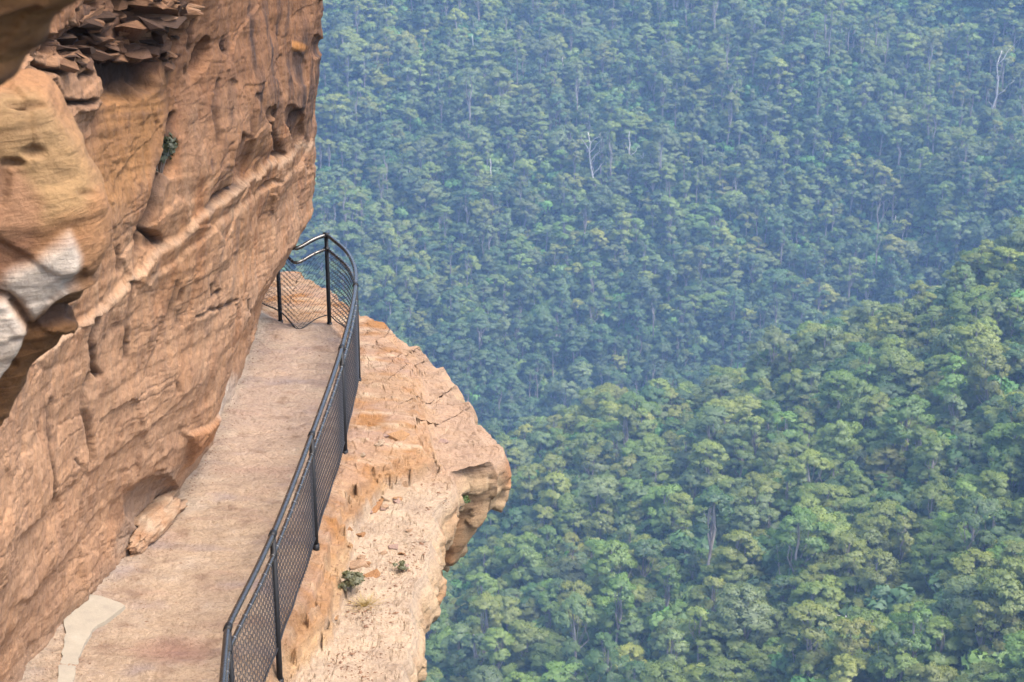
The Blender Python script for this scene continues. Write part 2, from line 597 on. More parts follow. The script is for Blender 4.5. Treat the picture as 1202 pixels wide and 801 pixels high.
# the shelf that runs along the wall: rock below stands proud, rock above is set back
Un, Vn = U + 3 * pits, V + 4 * pits + 2 * streak
sh = [(40, 420), (105, 368), (132, 345), (180, 300), (240, 247), (300, 207), (345, 176), (372, 160)]
d, side, prog = poly_d(Un, Vn, sh)
sd_ = d * side - 1.5 * streak                                                # + below the line
low = smooth(-4, 5, sd_)
cfade = smooth(372, 325, U)
D += front * cfade * (0.036 * low * np.exp(-np.clip(sd_, 0, None) / 110) - 0.032 * (1 - low) * np.exp(-np.clip(-sd_, 0, None) / 70))
C = mixc(C, CREAM * 1.05, 0.35 * np.exp(-((sd_ - 2) / 3) ** 2) * front)
sh2 = [(150, 350), (200, 308), (255, 262), (300, 232), (335, 205), (368, 190)]
d, side, prog = poly_d(Un, Vn, sh2)
sd2 = d * side
D += front * 0.03 * (smooth(-3, 4, sd2) - 1) * np.exp(-np.clip(-sd2, 0, None) / 16) * smooth(0, 0.15, prog)
C = mixc(C, CREAM, 0.12 * np.exp(-((sd2 - 2) / 4) ** 2) * front)
# slanting beds low on the wall
for pts, a in (([(0, 640), (60, 590), (150, 520), (245, 440)], 0.03), ([(0, 720), (70, 655), (150, 575), (212, 515)], 0.04),
               ([(120, 470), (180, 420), (240, 370), (310, 320)], 0.015)):
    d, side, prog = poly_d(Un, Vn, pts)
    q = d * side
    D += front * a * (smooth(-3, 5, -q)) * np.exp(-np.clip(-q, 0, None) / 40) * smooth(0, 0.1, prog) * smooth(1, 0.9, prog)

def crack(pts, wpx, depth, dark=0.6):
    global D, C
    d, side, prog = poly_d(U + 2.5 * pits, V + 2.5 * pits, pts)
    g = np.exp(-(d / wpx) ** 2) * front
    D = D - 0.6 * depth * g
    C = mixc(C, DARK * 1.2, min(1.0, dark * 1.35) * np.exp(-(d / (1.5 * wpx)) ** 2) * front)  # crack's shade painted into the colour, wider than the groove

crack([(331, 72), (326, 95), (321, 120)], 1.8, 0.16)
crack([(335, 68), (322, 78)], 1.5, 0.10)
crack([(349, 130), (343, 150), (348, 165), (350, 174)], 2.5, 0.12)
crack([(316, 128), (318, 145), (325, 160), (330, 180)], 2.2, 0.12)
crack([(283, 160), (279, 180), (278, 200), (281, 216)], 3.0, 0.20)
crack([(281, 218), (262, 226), (245, 243)], 2.2, 0.12)
crack([(206, 140), (199, 165), (190, 200), (180, 235), (168, 265), (165, 290)], 3.2, 0.32, 0.8)
crack([(168, 268), (182, 278), (192, 287)], 2.2, 0.14)
crack([(107, 375), (104, 400), (108, 430), (116, 440)], 2.6, 0.18)
crack([(106, 440), (101, 480), (106, 530), (100, 560)], 2.6, 0.10, 0.3)
crack([(250, 335), (252, 350), (258, 342)], 1.4, 0.07)
crack([(232, 372), (262, 362), (275, 352)], 1.6, 0.08, 0.4)
crack([(140, 290), (142, 320)], 1.8, 0.10)
crack([(225, 20), (224, 45), (226, 60)], 2.0, 0.08)
crack([(268, 55), (272, 62)], 2.0, 0.1)
crack([(236, 75), (246, 72)], 1.5, 0.08)
crack([(118, 235), (123, 255), (118, 290)], 2.4, 0.12)
rr = np.random.default_rng(19)
for k in range(34):                                            # small weathering slots
    u0, v0 = rr.uniform(70, 355), rr.uniform(10, 650)
    l_ = rr.uniform(6, 20)
    a_ = rr.normal(1.75, 0.35)
    crack([(u0, v0), (u0 + l_ * math.cos(a_) * 0.6, v0 + l_ * math.sin(a_))], rr.uniform(0.9, 1.8), rr.uniform(0.03, 0.09), 0.4)

def niche(cu, cv, ru, rv, rot, depth, dark=0.25):
    global D, C
    g = blob(U + 2 * pits, V + 3 * pits, cu, cv, ru, rv, rot) * front
    D = D - 0.6 * depth * g ** 0.45
    C = mixc(C, DARK * 2, dark * g)  # shade of the hollow painted into the colour

niche(243, 66, 10, 24, 0.15, 0.16, 0.35)
niche(236, 84, 7, 18, 0.3, 0.08, 0.2)
niche(317, 134, 8, 12, 0.2, 0.14, 0.4)
niche(346, 147, 11, 26, -0.25, 0.16, 0.3)
niche(288, 188, 9, 32, 0.1, 0.15, 0.35)
niche(328, 182, 7, 4, -0.4, 0.12, 0.3)
niche(352, 80, 10, 22, -0.1, 0.06, 0.35)
niche(316, 218, 14, 4, -0.5, 0.08, 0.2)
niche(371, 55, 6, 14, 0.1, 0.12, 0.4)
niche(201, 186, 8, 22, 0.15, 0.22, 0.5)
niche(178, 283, 14, 12, 0, 0.10, 0.1)
g = blob(U, V, 354, 55, 8, 6, 0.5)
C = mixc(C, np.array([0.55, 0.25, 0.08]), g ** 0.5 * front)
# alcove at the foot with the boulder, orange flake beside it
niche(182, 592, 36, 34, -0.6, 0.20, 0.05)
g = region(Un, Vn, [(170, 560), (205, 545), (206, 575), (196, 590), (150, 645), (128, 648)], 5) * front
C = mixc(C, np.array([0.36, 0.255, 0.185]), 0.7 * g)
g = region(U, V, [(216, 508), (249, 486), (240, 515), (216, 548)], 2) * front
C = mixc(C, np.array([0.47, 0.235, 0.115]), g)
D = D + 0.06 * g
g = blob(U, V, 258, 470, 16, 40, 0.3) * front * smooth(0.5, 0.1, Pf[:, 2])
C = mixc(C, WHITE, g ** 0.5)
# overhanging strata up left: broken dark slabs, ochre laminations below
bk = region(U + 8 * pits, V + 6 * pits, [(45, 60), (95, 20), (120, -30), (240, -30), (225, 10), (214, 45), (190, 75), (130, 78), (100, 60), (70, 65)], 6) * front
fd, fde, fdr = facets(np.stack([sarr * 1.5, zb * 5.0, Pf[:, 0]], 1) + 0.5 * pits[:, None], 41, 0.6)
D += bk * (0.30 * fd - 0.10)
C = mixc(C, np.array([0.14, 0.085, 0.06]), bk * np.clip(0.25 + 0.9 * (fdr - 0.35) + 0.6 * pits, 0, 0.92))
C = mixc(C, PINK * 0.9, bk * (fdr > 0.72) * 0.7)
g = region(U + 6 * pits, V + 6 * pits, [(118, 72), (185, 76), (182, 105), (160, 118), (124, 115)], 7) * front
C = mixc(C, DARK * 1.2, g * 0.85)  # shade under the slabs put into the colour
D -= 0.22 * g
g = region(U + 9 * pits, V + 9 * pits, [(128, 112), (184, 100), (205, 85), (200, 130), (178, 200), (150, 240), (118, 250), (115, 200)], 14) * front
C = mixc(C, OCHRE, g * 0.6)
lamn = 1.6 * fbm(np.stack([sarr * 0.9, zb * 13, 0 * sarr], 1) + 210, 4) + 0.4 * pits
D += g * 0.004 * lamn
C = mixc(C, DARK * 2.5, g * 0.35 * np.clip(lamn + pits, 0, 1) * smooth(190, 120, V))
# pale bedded blocks left of it
g = region(U, V, [(0, 60), (48, 62), (118, 72), (124, 118), (110, 160), (60, 150), (0, 120)], 6) * front
C = mixc(C, PINK, 0.6 * g)
D += g * 0.10 * facets(np.stack([sarr * 0.8, zb * 3.2, Pf[:, 0]], 1), 71, 0.5)[0]
crack([(46, 76), (60, 84), (82, 86)], 2.5, 0.25, 0.9)
crack([(95, 90), (108, 87)], 2.5, 0.15, 0.8)
crack([(74, 121), (90, 120), (106, 119)], 2.8, 0.2, 0.9)
crack([(96, 14), (104, 27)], 2.6, 0.2, 0.9)
crack([(207, 136), (200, 165), (191, 200), (181, 235), (169, 265), (165, 292)], 3.4, 0.25, 0.8)
niche(201, 186, 7, 22, 0.15, 0.25, 0.75)
niche(243, 66, 10, 24, 0.15, 0.22, 0.45)
crack([(152, 332), (147, 370), (149, 420)], 1.8, 0.08, 0.5)
crack([(62, 470), (57, 530), (60, 590)], 2.0, 0.08, 0.5)
crack([(205, 330), (198, 380)], 1.5, 0.06, 0.4)
crack([(262, 95), (255, 130), (256, 170)], 1.6, 0.08, 0.5)
crack([(300, 110), (293, 160)], 1.5, 0.06, 0.4)
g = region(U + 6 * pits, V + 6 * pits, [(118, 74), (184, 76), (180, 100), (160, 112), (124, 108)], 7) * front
C = mixc(C, DARK * 0.8, g * 0.95)  # alcove under the slabs painted almost black as shade
# foot of the wall: splash zone
foot = smooth(0.35, 0.0, Pf[:, 2])
C = mixc(C, np.array([0.40, 0.29, 0.21]), foot * 0.5)
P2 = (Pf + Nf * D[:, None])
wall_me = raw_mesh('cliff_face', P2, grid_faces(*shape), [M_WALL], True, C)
cliff = link('cliff_face', wall_me, kind='structure')

# nearest wall vertex for pixel (to seat loose pieces on the wall)
def wall_at(u, v):
    i = np.argmin((U - u) ** 2 + (V - v) ** 2 + (~front) * 1e6)
    return P2[i], Nf[i]

# ------------------------------------------------------------------ stones
def stone_mesh(name, seed, dims, col, mat, flat=True, sub=0):
    r = np.random.default_rng(seed)
    import bmesh
    bm = bmesh.new()
    n = 11
    pts = r.normal(size=(n, 3))
    pts /= np.linalg.norm(pts, axis=1)[:, None]
    pts = np.sign(pts) * np.abs(pts) ** 0.55
    pts *= r.uniform(0.75, 1.0, (n, 1)) * 0.62
    pts *= np.asarray(dims)
    for p in pts:
        bm.verts.new(p)
    bmesh.ops.convex_hull(bm, input=bm.verts[:])
    for v in [v for v in bm.verts if not v.link_faces]:
        bm.verts.remove(v)
    bm.normal_update()
    me = bpy.data.meshes.new(name)
    bm.to_mesh(me)
    bm.free()
    me.materials.append(mat)
    at = me.color_attributes.new('tint', 'FLOAT_COLOR', 'POINT')
    cc = np.ones((len(me.vertices), 4), np.float32)
    cc[:, :3] = np.clip(ALB * np.asarray(col) * r.uniform(0.85, 1.12, (len(me.vertices), 1)), 0, 1)
    at.data.foreach_set('color', cc.ravel())
    return me

rs = np.random.default_rng(77)
slab_cols = [np.array([0.10, 0.062, 0.044]), np.array([0.30, 0.165, 0.095]), np.array([0.20, 0.115, 0.075]), np.array([0.34, 0.19, 0.11]), np.array([0.22, 0.125, 0.08]), np.array([0.10, 0.06, 0.042])]
slab_mesh = [stone_mesh('rock_slab', 300 + k, (1, 1, 1), slab_cols[k % 6], M_SLAB) for k in range(18)]
slab_spots = []
for k in range(150):
    u, v = rs.uniform(72, 222), rs.uniform(-8, 76)
    if v < 60 - (u - 70) * 0.75 or u > 236 - v * 0.45:
        continue
    slab_spots.append((u, v, rs.uniform(0.12, 0.34)))
slab_spots += [(160, 42, 0.5), (120, 62, 0.5), (185, 12, 0.55), (200, 44, 0.4), (140, 20, 0.45), (100, 48, 0.45), (215, 8, 0.4), (170, 66, 0.45)]
for k, (u, v, sz) in enumerate(slab_spots):
    p, n = wall_at(u, v)
    o = link('rock_slab', slab_mesh[k % 18], parent=cliff)
    o.location = Vector(p) - Vector(n) * sz * 0.14
    o.scale = (sz * rs.uniform(0.4, 0.8), sz * rs.uniform(0.8, 1.6), sz * rs.uniform(0.14, 0.30))
    o.rotation_euler = (rs.normal(-0.12, 0.15), rs.normal(0.1, 0.2), rs.normal(0.1, 0.35))

# ------------------------------------------------------------------ near outcrop and overhang (close to the lens, out of focus)
def lump(name, rows, depth, back, mat, paint, nv=170, nu=190, reach=3.0, amp=0.05):
    """rows: (u, v) outline of the free edge from top to bottom; the rock runs back into the cliff on the left"""
    rows = resample(np.asarray(rows, float), nv)
    E = np.array([on_y(u, v, depth) for u, v in rows])
    a = np.linspace(0, 1, nu)
    face = a < 0.68
    q = np.where(face, a / 0.68, 1.0)
    q2 = np.where(face, 0.0, (a - 0.68) / 0.32)
    bulge = np.sqrt(np.clip(1 - (1 - q) ** 2, 0, 1))
    dx = np.where(face, -reach * (1 - np.sin(q * math.pi / 2)), -back[0] * q2 ** 1.6)
    dy = np.where(face, -0.9 * (1 - q) ** 1.0 * 1.0, back[1] * q2)
    PP = E[:, None, :] + np.stack([dx, dy, 0 * dx], -1)[None]
    sh_ = PP.shape[:2]
    Pl = PP.reshape(-1, 3)
    du, dv = np.gradient(PP, axis=0), np.gradient(PP, axis=1)
    nn = np.cross(du, dv).reshape(-1, 3)
    nn /= np.linalg.norm(nn, axis=1)[:, None] + 1e-9
    if nn[(nv // 2) * nu + int(nu * 0.4), 1] > 0:
        nn = -nn
    u_, v_ = project(Pl)
    d_, c_ = paint(Pl, u_, v_)
    d_ = d_ + amp * 0.8 * fbm(Pl * [1.6, 1.6, 2.4] + 11, 4) + amp * 0.7 * facets(Pl * [2.0, 2.0, 3.2], 91, 0.6)[0]
    Pl = Pl + nn * d_[:, None]
    return link(name, raw_mesh(name, Pl, grid_faces(*sh_), [mat], True, c_), kind='structure')

def paint_mid(Pl, u, v):
    nz = fbm(Pl * 3.0 + 3, 4)
    uu, vv = u + 6 * nz, v + 6 * nz
    c = TAN[None] * 0.95 + 0 * Pl
    c = mixc(c, OLIVE, region(uu, vv, [(-60, 100), (40, 115), (80, 150), (112, 215), (100, 250), (40, 262), (-60, 300)], 14) * 0.9)
    c = mixc(c, np.array([0.38, 0.20, 0.12]), region(uu, vv, [(-60, 170), (20, 195), (50, 240), (20, 330), (-60, 330)], 12) * 0.7)
    bed_ = fbm(Pl * [1.0, 1.0, 7.0] + 50, 4)
    d = 0.015 * bed_
    # dark slots
    for (cu, cv, ru, rv, dep) in ((15, 190, 14, 6, 0.10), (40, 178, 16, 9, 0.08), (30, 128, 22, 6, 0.10), (3, 215, 8, 30, 0.06), (100, 228, 12, 5, 0.05), (15, 440, 12, 5, 0.08)):
        g = blob(uu, vv, cu, cv, ru, rv) ** 0.5
        d = d - 0.45 * dep * g
        c = mixc(c, np.array([0.20, 0.12, 0.075]), 0.45 * g)
    w1 = region(uu, vv, [(-10, 372), (8, 320), (55, 288), (82, 276), (90, 300), (84, 330), (55, 352), (34, 374), (20, 352), (-10, 340)], 9)
    c = mixc(c, WHITE, w1)
    d = d + 0.03 * w1
    w2 = region(uu, vv, [(-40, 360), (8, 350), (32, 392), (18, 432), (-40, 470)], 6)
    c = mixc(c, WHITE * 1.05, w2)
    d = d + 0.05 * w2
    rift = np.exp(-(poly_d(uu, vv, [(-30, 344), (10, 347), (24, 362), (38, 386)])[0] / 4.0) ** 2)
    c = mixc(c, np.array([0.22, 0.11, 0.06]), 0.85 * rift)
    d = d - 0.04 * rift
    c = mixc(c, TAN, 0.5 * np.clip(fbm(Pl * [3, 3, 6.0] + 20, 4), 0, 1) * (w1 + w2))
    band = np.clip(fbm(Pl * [2, 2, 14.0] + 70, 3) * 1.5, 0, 1)
    c = mixc(c, np.array([0.40, 0.37, 0.36]), (w1 + w2) * 0.22 * band)
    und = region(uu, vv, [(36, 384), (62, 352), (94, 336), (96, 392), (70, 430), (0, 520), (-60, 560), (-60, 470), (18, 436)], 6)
    c = mixc(c, np.array([0.20, 0.10, 0.042]), und * 0.95)  # shaded lower face painted dark brown
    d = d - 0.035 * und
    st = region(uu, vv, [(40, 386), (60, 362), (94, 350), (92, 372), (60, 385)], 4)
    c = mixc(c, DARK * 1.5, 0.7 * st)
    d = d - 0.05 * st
    return d, c

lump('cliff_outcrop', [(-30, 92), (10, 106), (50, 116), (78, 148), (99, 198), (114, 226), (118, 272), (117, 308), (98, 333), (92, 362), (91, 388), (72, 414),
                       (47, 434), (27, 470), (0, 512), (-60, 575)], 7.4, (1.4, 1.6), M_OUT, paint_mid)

def paint_top(Pl, u, v):
    nz = fbm(Pl * 4.0 + 9, 4)
    c = np.array([0.27, 0.135, 0.055])[None] + 0 * Pl
    b_ = 1.5 * fbm(Pl * [2.0, 2.0, 16.0] + 60, 3) + 0.3 * nz
    c = mixc(c, DARK * 1.3, 0.65 * np.clip(b_, 0, 1))
    c = mixc(c, OCHRE, 0.5 * np.clip(-b_, 0, 1))
    return 0.012 * b_, c
lump('rock_overhang', [(250, -260), (190, -120), (105, 0), (72, 22), (44, 56), (20, 82), (-6, 100), (-80, 150)], 3.6, (0.5, 0.7), M_OUT, paint_top, reach=1.6, amp=0.025)

# ------------------------------------------------------------------ path and rock ledge
FENCE_PX = [(262, 1180), (268, 1010), (276, 893), (327, 772), (371, 642), (405, 529), (421, 446), (388, 379), (350, 388), (329, 376), (300, 360)]
fence_g = np.array([on_z(u, v, 0)[:2] for u, v in FENCE_PX])
# outer edge of the ledge, far to near, with the matching fence and inner points
tri = [  # inner (x, y), fence (x, y), outer px (u, v, z)
    ((-4.6, 21.9), (-3.9, 22.0), (255, 342, -0.35)),
    ((-4.2, 21.5), (-3.2, 21.7), (308, 345, -0.35)),
    ((-4.0, 21.1), tuple(fence_g[9] + [0, 0.05]), (350, 346, -0.35)),
    ((-3.95, 20.8), tuple(fence_g[8] + [0, 0.06]), (383, 362, -0.32)),
    ((-3.9, 20.6), tuple(fence_g[7] + [0.06, 0.05]), (404, 377, -0.25)),
    ((-3.9, 19.9), (-1.76, 20.05), (436, 392, -0.22)),
    ((-3.9, 19.3), (-1.63, 19.4), (470, 404, -0.22)),
    ((-3.9, 18.8), (-1.62, 18.8), (503, 420, -0.22)),
    ((-3.9, 18.4), (-1.62, 18.35), (520, 431, -0.22)),
    ((-3.9, 18.2), (-1.625, 18.15), (518, 443, -0.22)),
    ((-3.9, 17.9), (-1.63, 17.85), (531, 452, -0.24)),
    ((-3.9, 17.6), (-1.64, 17.5), (546, 472, -0.25)),
    ((-3.95, 17.3), (-1.65, 17.2), (566, 490, -0.26)),
    ((-4.0, 17.1), (-1.66, 16.95), (585, 512, -0.28)),
    ((-4.0, 17.0), (-1.67, 16.85), (587, 528, -0.30)),
    ((-4.0, 16.9), (-1.675, 16.78), (583, 543, -0.34)),
    ((-4.0, 16.85), (-1.68, 16.72), (562, 548, -0.36)),
    ((-4.0, 16.75), (-1.685, 16.65), (540, 547, -0.34)),
    ((-4.0, 16.6), (-1.69, 16.55), (529, 556, -0.32)),
    ((-4.05, 16.3), (-1.70, 16.3), (518, 585, -0.30)),
    ((-4.1, 15.5), (-1.74, 15.6), (503, 635, -0.30)),
    ((-4.2, 14.6), (-1.78, 14.8), (489, 688, -0.30)),
    ((-4.3, 13.9), (-1.82, 14.0), (481, 735, -0.30)),
    ((-4.5, 13.0), tuple(fence_g[3] + [0.05, 0]), (478, 800, -0.30)),
    ((-4.6, 12.0), tuple(fence_g[2] + [0.05, 0]), (476, 900, -0.30)),
    ((-4.5, 9.0), tuple(fence_g[1] + [0.05, -0.8]), (478, 1150, -0.3)),
    ((-4.4, 6.5), (-1.9, 6.8), (487, 1500, -0.3)),
]
for k_, y_ in ((20, 15.6), (21, 14.8), (22, 14.0)):          # keep the seam on the fence line
    fx = np.interp(y_, fence_g[:7, 1], fence_g[:7, 0])
    tri[k_] = (tri[k_][0], (fx + 0.05, y_), tri[k_][2])
for k_ in range(9, 20):
    y_ = tri[k_][1][1]
    fx = np.interp(y_, fence_g[:7, 1], fence_g[:7, 0])
    tri[k_] = (tri[k_][0], (fx + 0.05, y_), tri[k_][2])
inn = np.array([t[0] for t in tri])
fen = np.array([t[1] for t in tri])
out = np.array([on_z(*t[2]) for t in tri])
NT = 620
tt = np.linspace(0, len(tri) - 1, NT)
wts = np.concatenate([[0], np.cumsum(np.clip(np.linalg.norm(np.diff(out[:, :2], axis=0), axis=1), 0.12, 1.2))])
tq = np.interp(np.linspace(0, wts[-1], NT), wts, np.arange(len(tri)))
ip = lambda A: np.stack([np.interp(tq, np.arange(len(tri)), A[:, k]) for k in range(A.shape[1])], 1)
inn_r, fen_r, out_r = ip(inn), ip(fen), ip(out)
k5 = np.ones(7) / 7
for A in (fen_r, inn_r):
    for c_ in range(2):
        A[:, c_] = np.convolve(np.pad(A[:, c_], 3, mode='edge'), k5, 'valid')
jn = perlin(np.stack([out_r[:, 0] * 5, out_r[:, 1] * 5, 0 * out_r[:, 0]], 1)) * 0.035 + perlin(np.stack([out_r[:, 0] * 14, out_r[:, 1] * 14, 0 * out_r[:, 0]], 1)) * 0.018
jn = jn + 0.10 * facets(np.stack([out_r[:, 0] * 3.4, out_r[:, 1] * 3.4, 0 * out_r[:, 0]], 1), 17, 0.4)[0]
out_r[:, 0] += jn
out_r[:, 1] += 0.7 * jn

STEP = [on_z(u, v, -0.08)[:2] for u, v in [(300, 870), (322, 801), (345, 762), (374, 722), (388, 690), (396, 640), (410, 604), (430, 575), (452, 552), (488, 538), (508, 528), (503, 500), (498, 470), (496, 445), (487, 424), (468, 402)]]

def ground(X, Y):
    """height and colour of the rock bench"""
    Q = np.stack([X, Y, 0 * X], 1)
    u, v = project(np.stack([X, Y, 0 * X - 0.1], 1))
    n1 = fbm(Q * 2.2, 4)
    n2 = fbm(Q * 7.0 + 20, 3)
    fh, fe_, frr = facets(Q * [2.6, 3.6, 1] + 0.7 * n1[:, None] + 0.25 * n2[:, None], 51, 0.5)
    fh2, fe2, frr2 = facets(Q * [8, 6.5, 1], 55, 0.6)
    d, side, pr = poly_d(X, Y, STEP)
    sd = -d * side + 0.10 * fh + 0.06 * n2 + 0.03 * fh2
    sdr = -d * side
    tn = [0.11 * facets(Q * [3.4, 2.4, 1] + 0.5 * n1[:, None] + 7 * k_, 81 + k_, 0.5)[0] + 0.03 * perlin(Q * 9 + 5 * k_) for k_ in range(3)]
    tl = [smooth(-0.012, 0.022, sdr + o_ + t_) for o_, t_ in zip((0.10, 0.02, -0.05), tn)]
    lowr = 0.35 * tl[0] + 0.35 * tl[1] + 0.30 * tl[2]
    drop = np.interp(v, [380, 430, 500, 540, 620, 720, 801], [0.06, 0.14, 0.23, 0.27, 0.30, 0.31, 0.28])
    fx = np.interp(Y, fence_g[:7, 1], fence_g[:7, 0])
    away = np.clip(X - fx, 0, 3)
    z = -0.02 - 0.05 * np.clip(away, 0, 1) - drop * lowr
    lip = np.exp(-(np.clip(-sd, 0, None) / 0.22))
    blocky = smooth(450, 560, v)
    z += (1 - lowr) * ((0.020 * n1 + 0.034 * fh * (0.5 + 1.2 * lip) + 0.016 * fh2) * (0.5 + 0.9 * blocky) - 0.016 * smooth(0.06, 0.0, fe_) * smooth(0.5, 0.75, frr) - 0.010 * smooth(0.08, 0.0, fe2) * smooth(0.45, 0.8, frr2))
    z -= (1 - lowr) * 0.10 * smooth(0.30, 0.0, -sd) * np.clip(frr - 0.35, 0, 1) * blocky * 1.6
    z += lowr * (0.018 * n1 + 0.012 * n2 + 0.008 * fh2 + 0.006 * fbm(Q * 22 + 3, 2) - 0.02 * smooth(0.05, 0.0, fe_) * smooth(0.4, 0.7, frr))
    edge_d = d
    c = np.array([0.54, 0.345, 0.215])[None] + 0 * Q
    c = mixc(c, np.array([0.50, 0.32, 0.23]), 0.4 + 1.1 * fbm(Q * [1.0, 3.0, 1] + 70, 3))       # pinkish
    c = mixc(c, np.array([0.47, 0.23, 0.09]), 1.7 * np.clip(fbm(Q * [1.6, 3.2, 1] + 90, 4) - 0.02, 0, 1) * (1 - lowr))   # iron bands
    c = mixc(c, np.array([0.66, 0.50, 0.35]), 1.2 * np.clip(fbm(Q * [2.2, 5, 1] + 110, 3) - 0.1, 0, 1))
    c = mixc(c, np.array([0.47, 0.225, 0.085]), (1 - lowr) * lip * 0.55 * blocky)
    c = mixc(c, np.array([0.50, 0.235, 0.09]), np.exp(-(sd / 0.05) ** 2) * 0.3)
    c = mixc(c, np.array([0.30, 0.15, 0.075]), (1 - lowr) * 0.35 * smooth(0.06, 0.0, fe_) * smooth(0.5, 0.75, frr))  # thin shadow lines of the cracks painted in
    for t_, cc_ in zip(tl[:2], ((0.50, 0.275, 0.125), (0.58, 0.40, 0.235))):
        c = mixc(c, np.array(cc_), t_ * (1 - tl[2]) * 0.6 * (0.35 + 0.65 * blocky))
    gran = tl[2] * smooth(525, 560, v)
    c = mixc(c, np.array([0.62, 0.475, 0.345]), gran * 0.85)
    c = mixc(c, np.array([0.48, 0.33, 0.22]), gran * 0.8 * np.clip(fbm(Q * 16 + 7, 3) - 0.12, 0, 1))
    c = mixc(c, np.array([0.54, 0.365, 0.255]), lowr * (1 - smooth(520, 555, v)) * 0.75)
    g_ = c.mean(1, keepdims=True)
    return z, (c * 0.95 + g_ * 0.05) * 0.83 * np.array([1.0, 1.005, 0.965])

# path sheet: wall to fence
NR_ = 150
r_ = np.linspace(0, 1, NR_)
XY = inn_r[:, None, :] * (1 - r_)[None, :, None] + fen_r[:, None, :] * r_[None, :, None]
X, Y = XY[..., 0].ravel(), XY[..., 1].ravel()
gz, gc = ground(X, Y)
Q = np.stack([X, Y, 0 * X], 1)
u, v = project(Q)
band = fbm(Q * [1.1, 3.6, 1] + 33 + 0.25 * fbm(Q * 1.5, 2)[:, None], 5)
und_ = fbm(Q * [1.2, 2.2, 1] + 13, 3)
endw = np.tile(smooth(0.90, 1.0, r_), NT)
ripple = ridged(Q * [1.4, 6.5, 1] + 0.6 * und_[:, None], 3)
pz = 0.012 * und_ + 0.006 * band + 0.016 * ripple * smooth(0.2, 0.6, fbm(Q * 0.8 + 5, 2) + 0.3) + 0.006 * fbm(Q * 9, 4)
for (uu, vv, l_, w_, amp_) in ((335, 612, 28, 5, 0.03), (330, 600, 24, 3, 0.03), (312, 470, 16, 3, 0.025), (285, 470, 12, 3, 0.02), (215, 760, 50, 5, 0.02), (310, 425, 24, 3, 0.02), (260, 620, 30, 3, 0.015)):
    g = np.exp(-((u - uu) / l_) ** 2 - ((v - vv + 3 * und_) / w_) ** 2)
    pz -= amp_ * g
pz = pz * (1 - endw) + gz * endw
c = np.array([0.50, 0.368, 0.255])[None] + 0 * Q
far = smooth(620, 470, v)
c = mixc(c, np.array([0.51, 0.38, 0.295]), far * 0.9)
c = mixc(c, np.array([0.40, 0.245, 0.19]), np.clip(band - 0.22, 0, 1) * 0.6)
c = mixc(c, np.array([0.60, 0.47, 0.34]), np.clip(-band - 0.15, 0, 1) * 0.6)
c = mixc(c, np.array([0.36, 0.285, 0.275]), 0.6 * np.clip(fbm(Q * [1.3, 2.6, 1] + 200, 4) - 0.15, 0, 1) * 1.6)
c = mixc(c, np.array([0.31, 0.20, 0.14]), 0.75 * np.clip(fbm(Q * [3.5, 5.5, 1] + 230, 4) - 0.22, 0, 1) * 1.6)
c = mixc(c, np.array([0.56, 0.44, 0.33]), 0.8 * np.clip(fbm(Q * [2.2, 3.0, 1] + 260, 4) - 0.2, 0, 1) * 1.6)
c = mixc(c, np.array([0.36, 0.20, 0.15]), blob(u, v, 205, 765, 60, 22) * 0.8)
wx = np.interp(Y, plan_d[:2800, 1], plan_d[:2800, 0])
c = mixc(c, np.array([0.63, 0.55, 0.45]), smooth(0.32, 0.0, X - wx + 0.10 * und_) * (0.35 + 0.5 * smooth(520, 470, v)))
c = mixc(c, gc, endw)
pf, pe, pr = facets(Q * [0.8, 1.3, 1] + 0.5 * und_[:, None], 131, 0.3)
pcr = smooth(0.022, 0.0, pe) * smooth(0.45, 0.7, pr)
pz -= 0.010 * pcr * (1 - endw)
pz += 0.012 * pf * (1 - endw) * smooth(0.4, 0.8, pr)
c = mixc(c, np.array([0.26, 0.17, 0.12]), 0.45 * pcr * (1 - endw))
path = link('path', raw_mesh('path', np.stack([X, Y, pz], 1), grid_faces(NT, NR_), [M_PATH], True, c), kind='structure')

X_path, Y_path, Z_path = X[::3], Y[::3], pz[::3]

def ground_z(x, y):
    return float(ground(np.array([x]), np.array([y]))[0][0])

# ledge: fence to edge, then the overhung side and the cliff below
NR2 = 230
r2 = np.linspace(0, 1, NR2)
XY = fen_r[:, None, :] * (1 - r2)[None, :, None] + out_r[:, None, :2] * r2[None, :, None]
X, Y = XY[..., 0].ravel(), XY[..., 1].ravel()
gz, gc = ground(X, Y)
rr2 = np.tile(r2, NT)
gz = gz - 0.05 * smooth(0.97, 1.0, rr2)
top = np.stack([X, Y, gz], 1).reshape(NT, NR2, 3)
gc = gc.reshape(NT, NR2, 3)
dep = np.concatenate([np.linspace(0, 2.6, 120)[1:], np.array([3.0, 3.6, 4.5, 6, 9, 14, 25, 60, 120, 190])])
ucut = np.interp(dep, [0, 0.12, 0.35, 0.55, 1.0, 1.5, 2.0, 2.6, 4, 9, 190], [0, -0.05, -0.05, 0.02, 0.38, 0.80, 1.12, 1.35, 1.5, 1.6, -12])
far_t = smooth(20.0, 19.0, out_r[:, 1])                      # far end: undercut runs back with the corner
edge = top[:, -1, :]
tang = np.gradient(edge[:, :2], axis=0)
SK = np.zeros((NT, len(dep), 3))
dirx = np.stack([-np.ones(NT), np.where(out_r[:, 1] > 20, -0.2, 0.08)], 1)
SK[:, :, 0] = edge[:, None, 0] + dirx[:, None, 0] * ucut[None]
SK[:, :, 1] = edge[:, None, 1] + dirx[:, None, 1] * ucut[None]
SK[:, :, 2] = edge[:, None, 2] - dep[None]
ds, dz_ = np.gradient(SK, axis=0), np.gradient(SK, axis=1)
sn = np.cross(ds, dz_)
sn /= np.linalg.norm(sn, axis=-1)[..., None] + 1e-9
if sn[int(NT * 0.5), 40, 0] < 0:
    sn = -sn
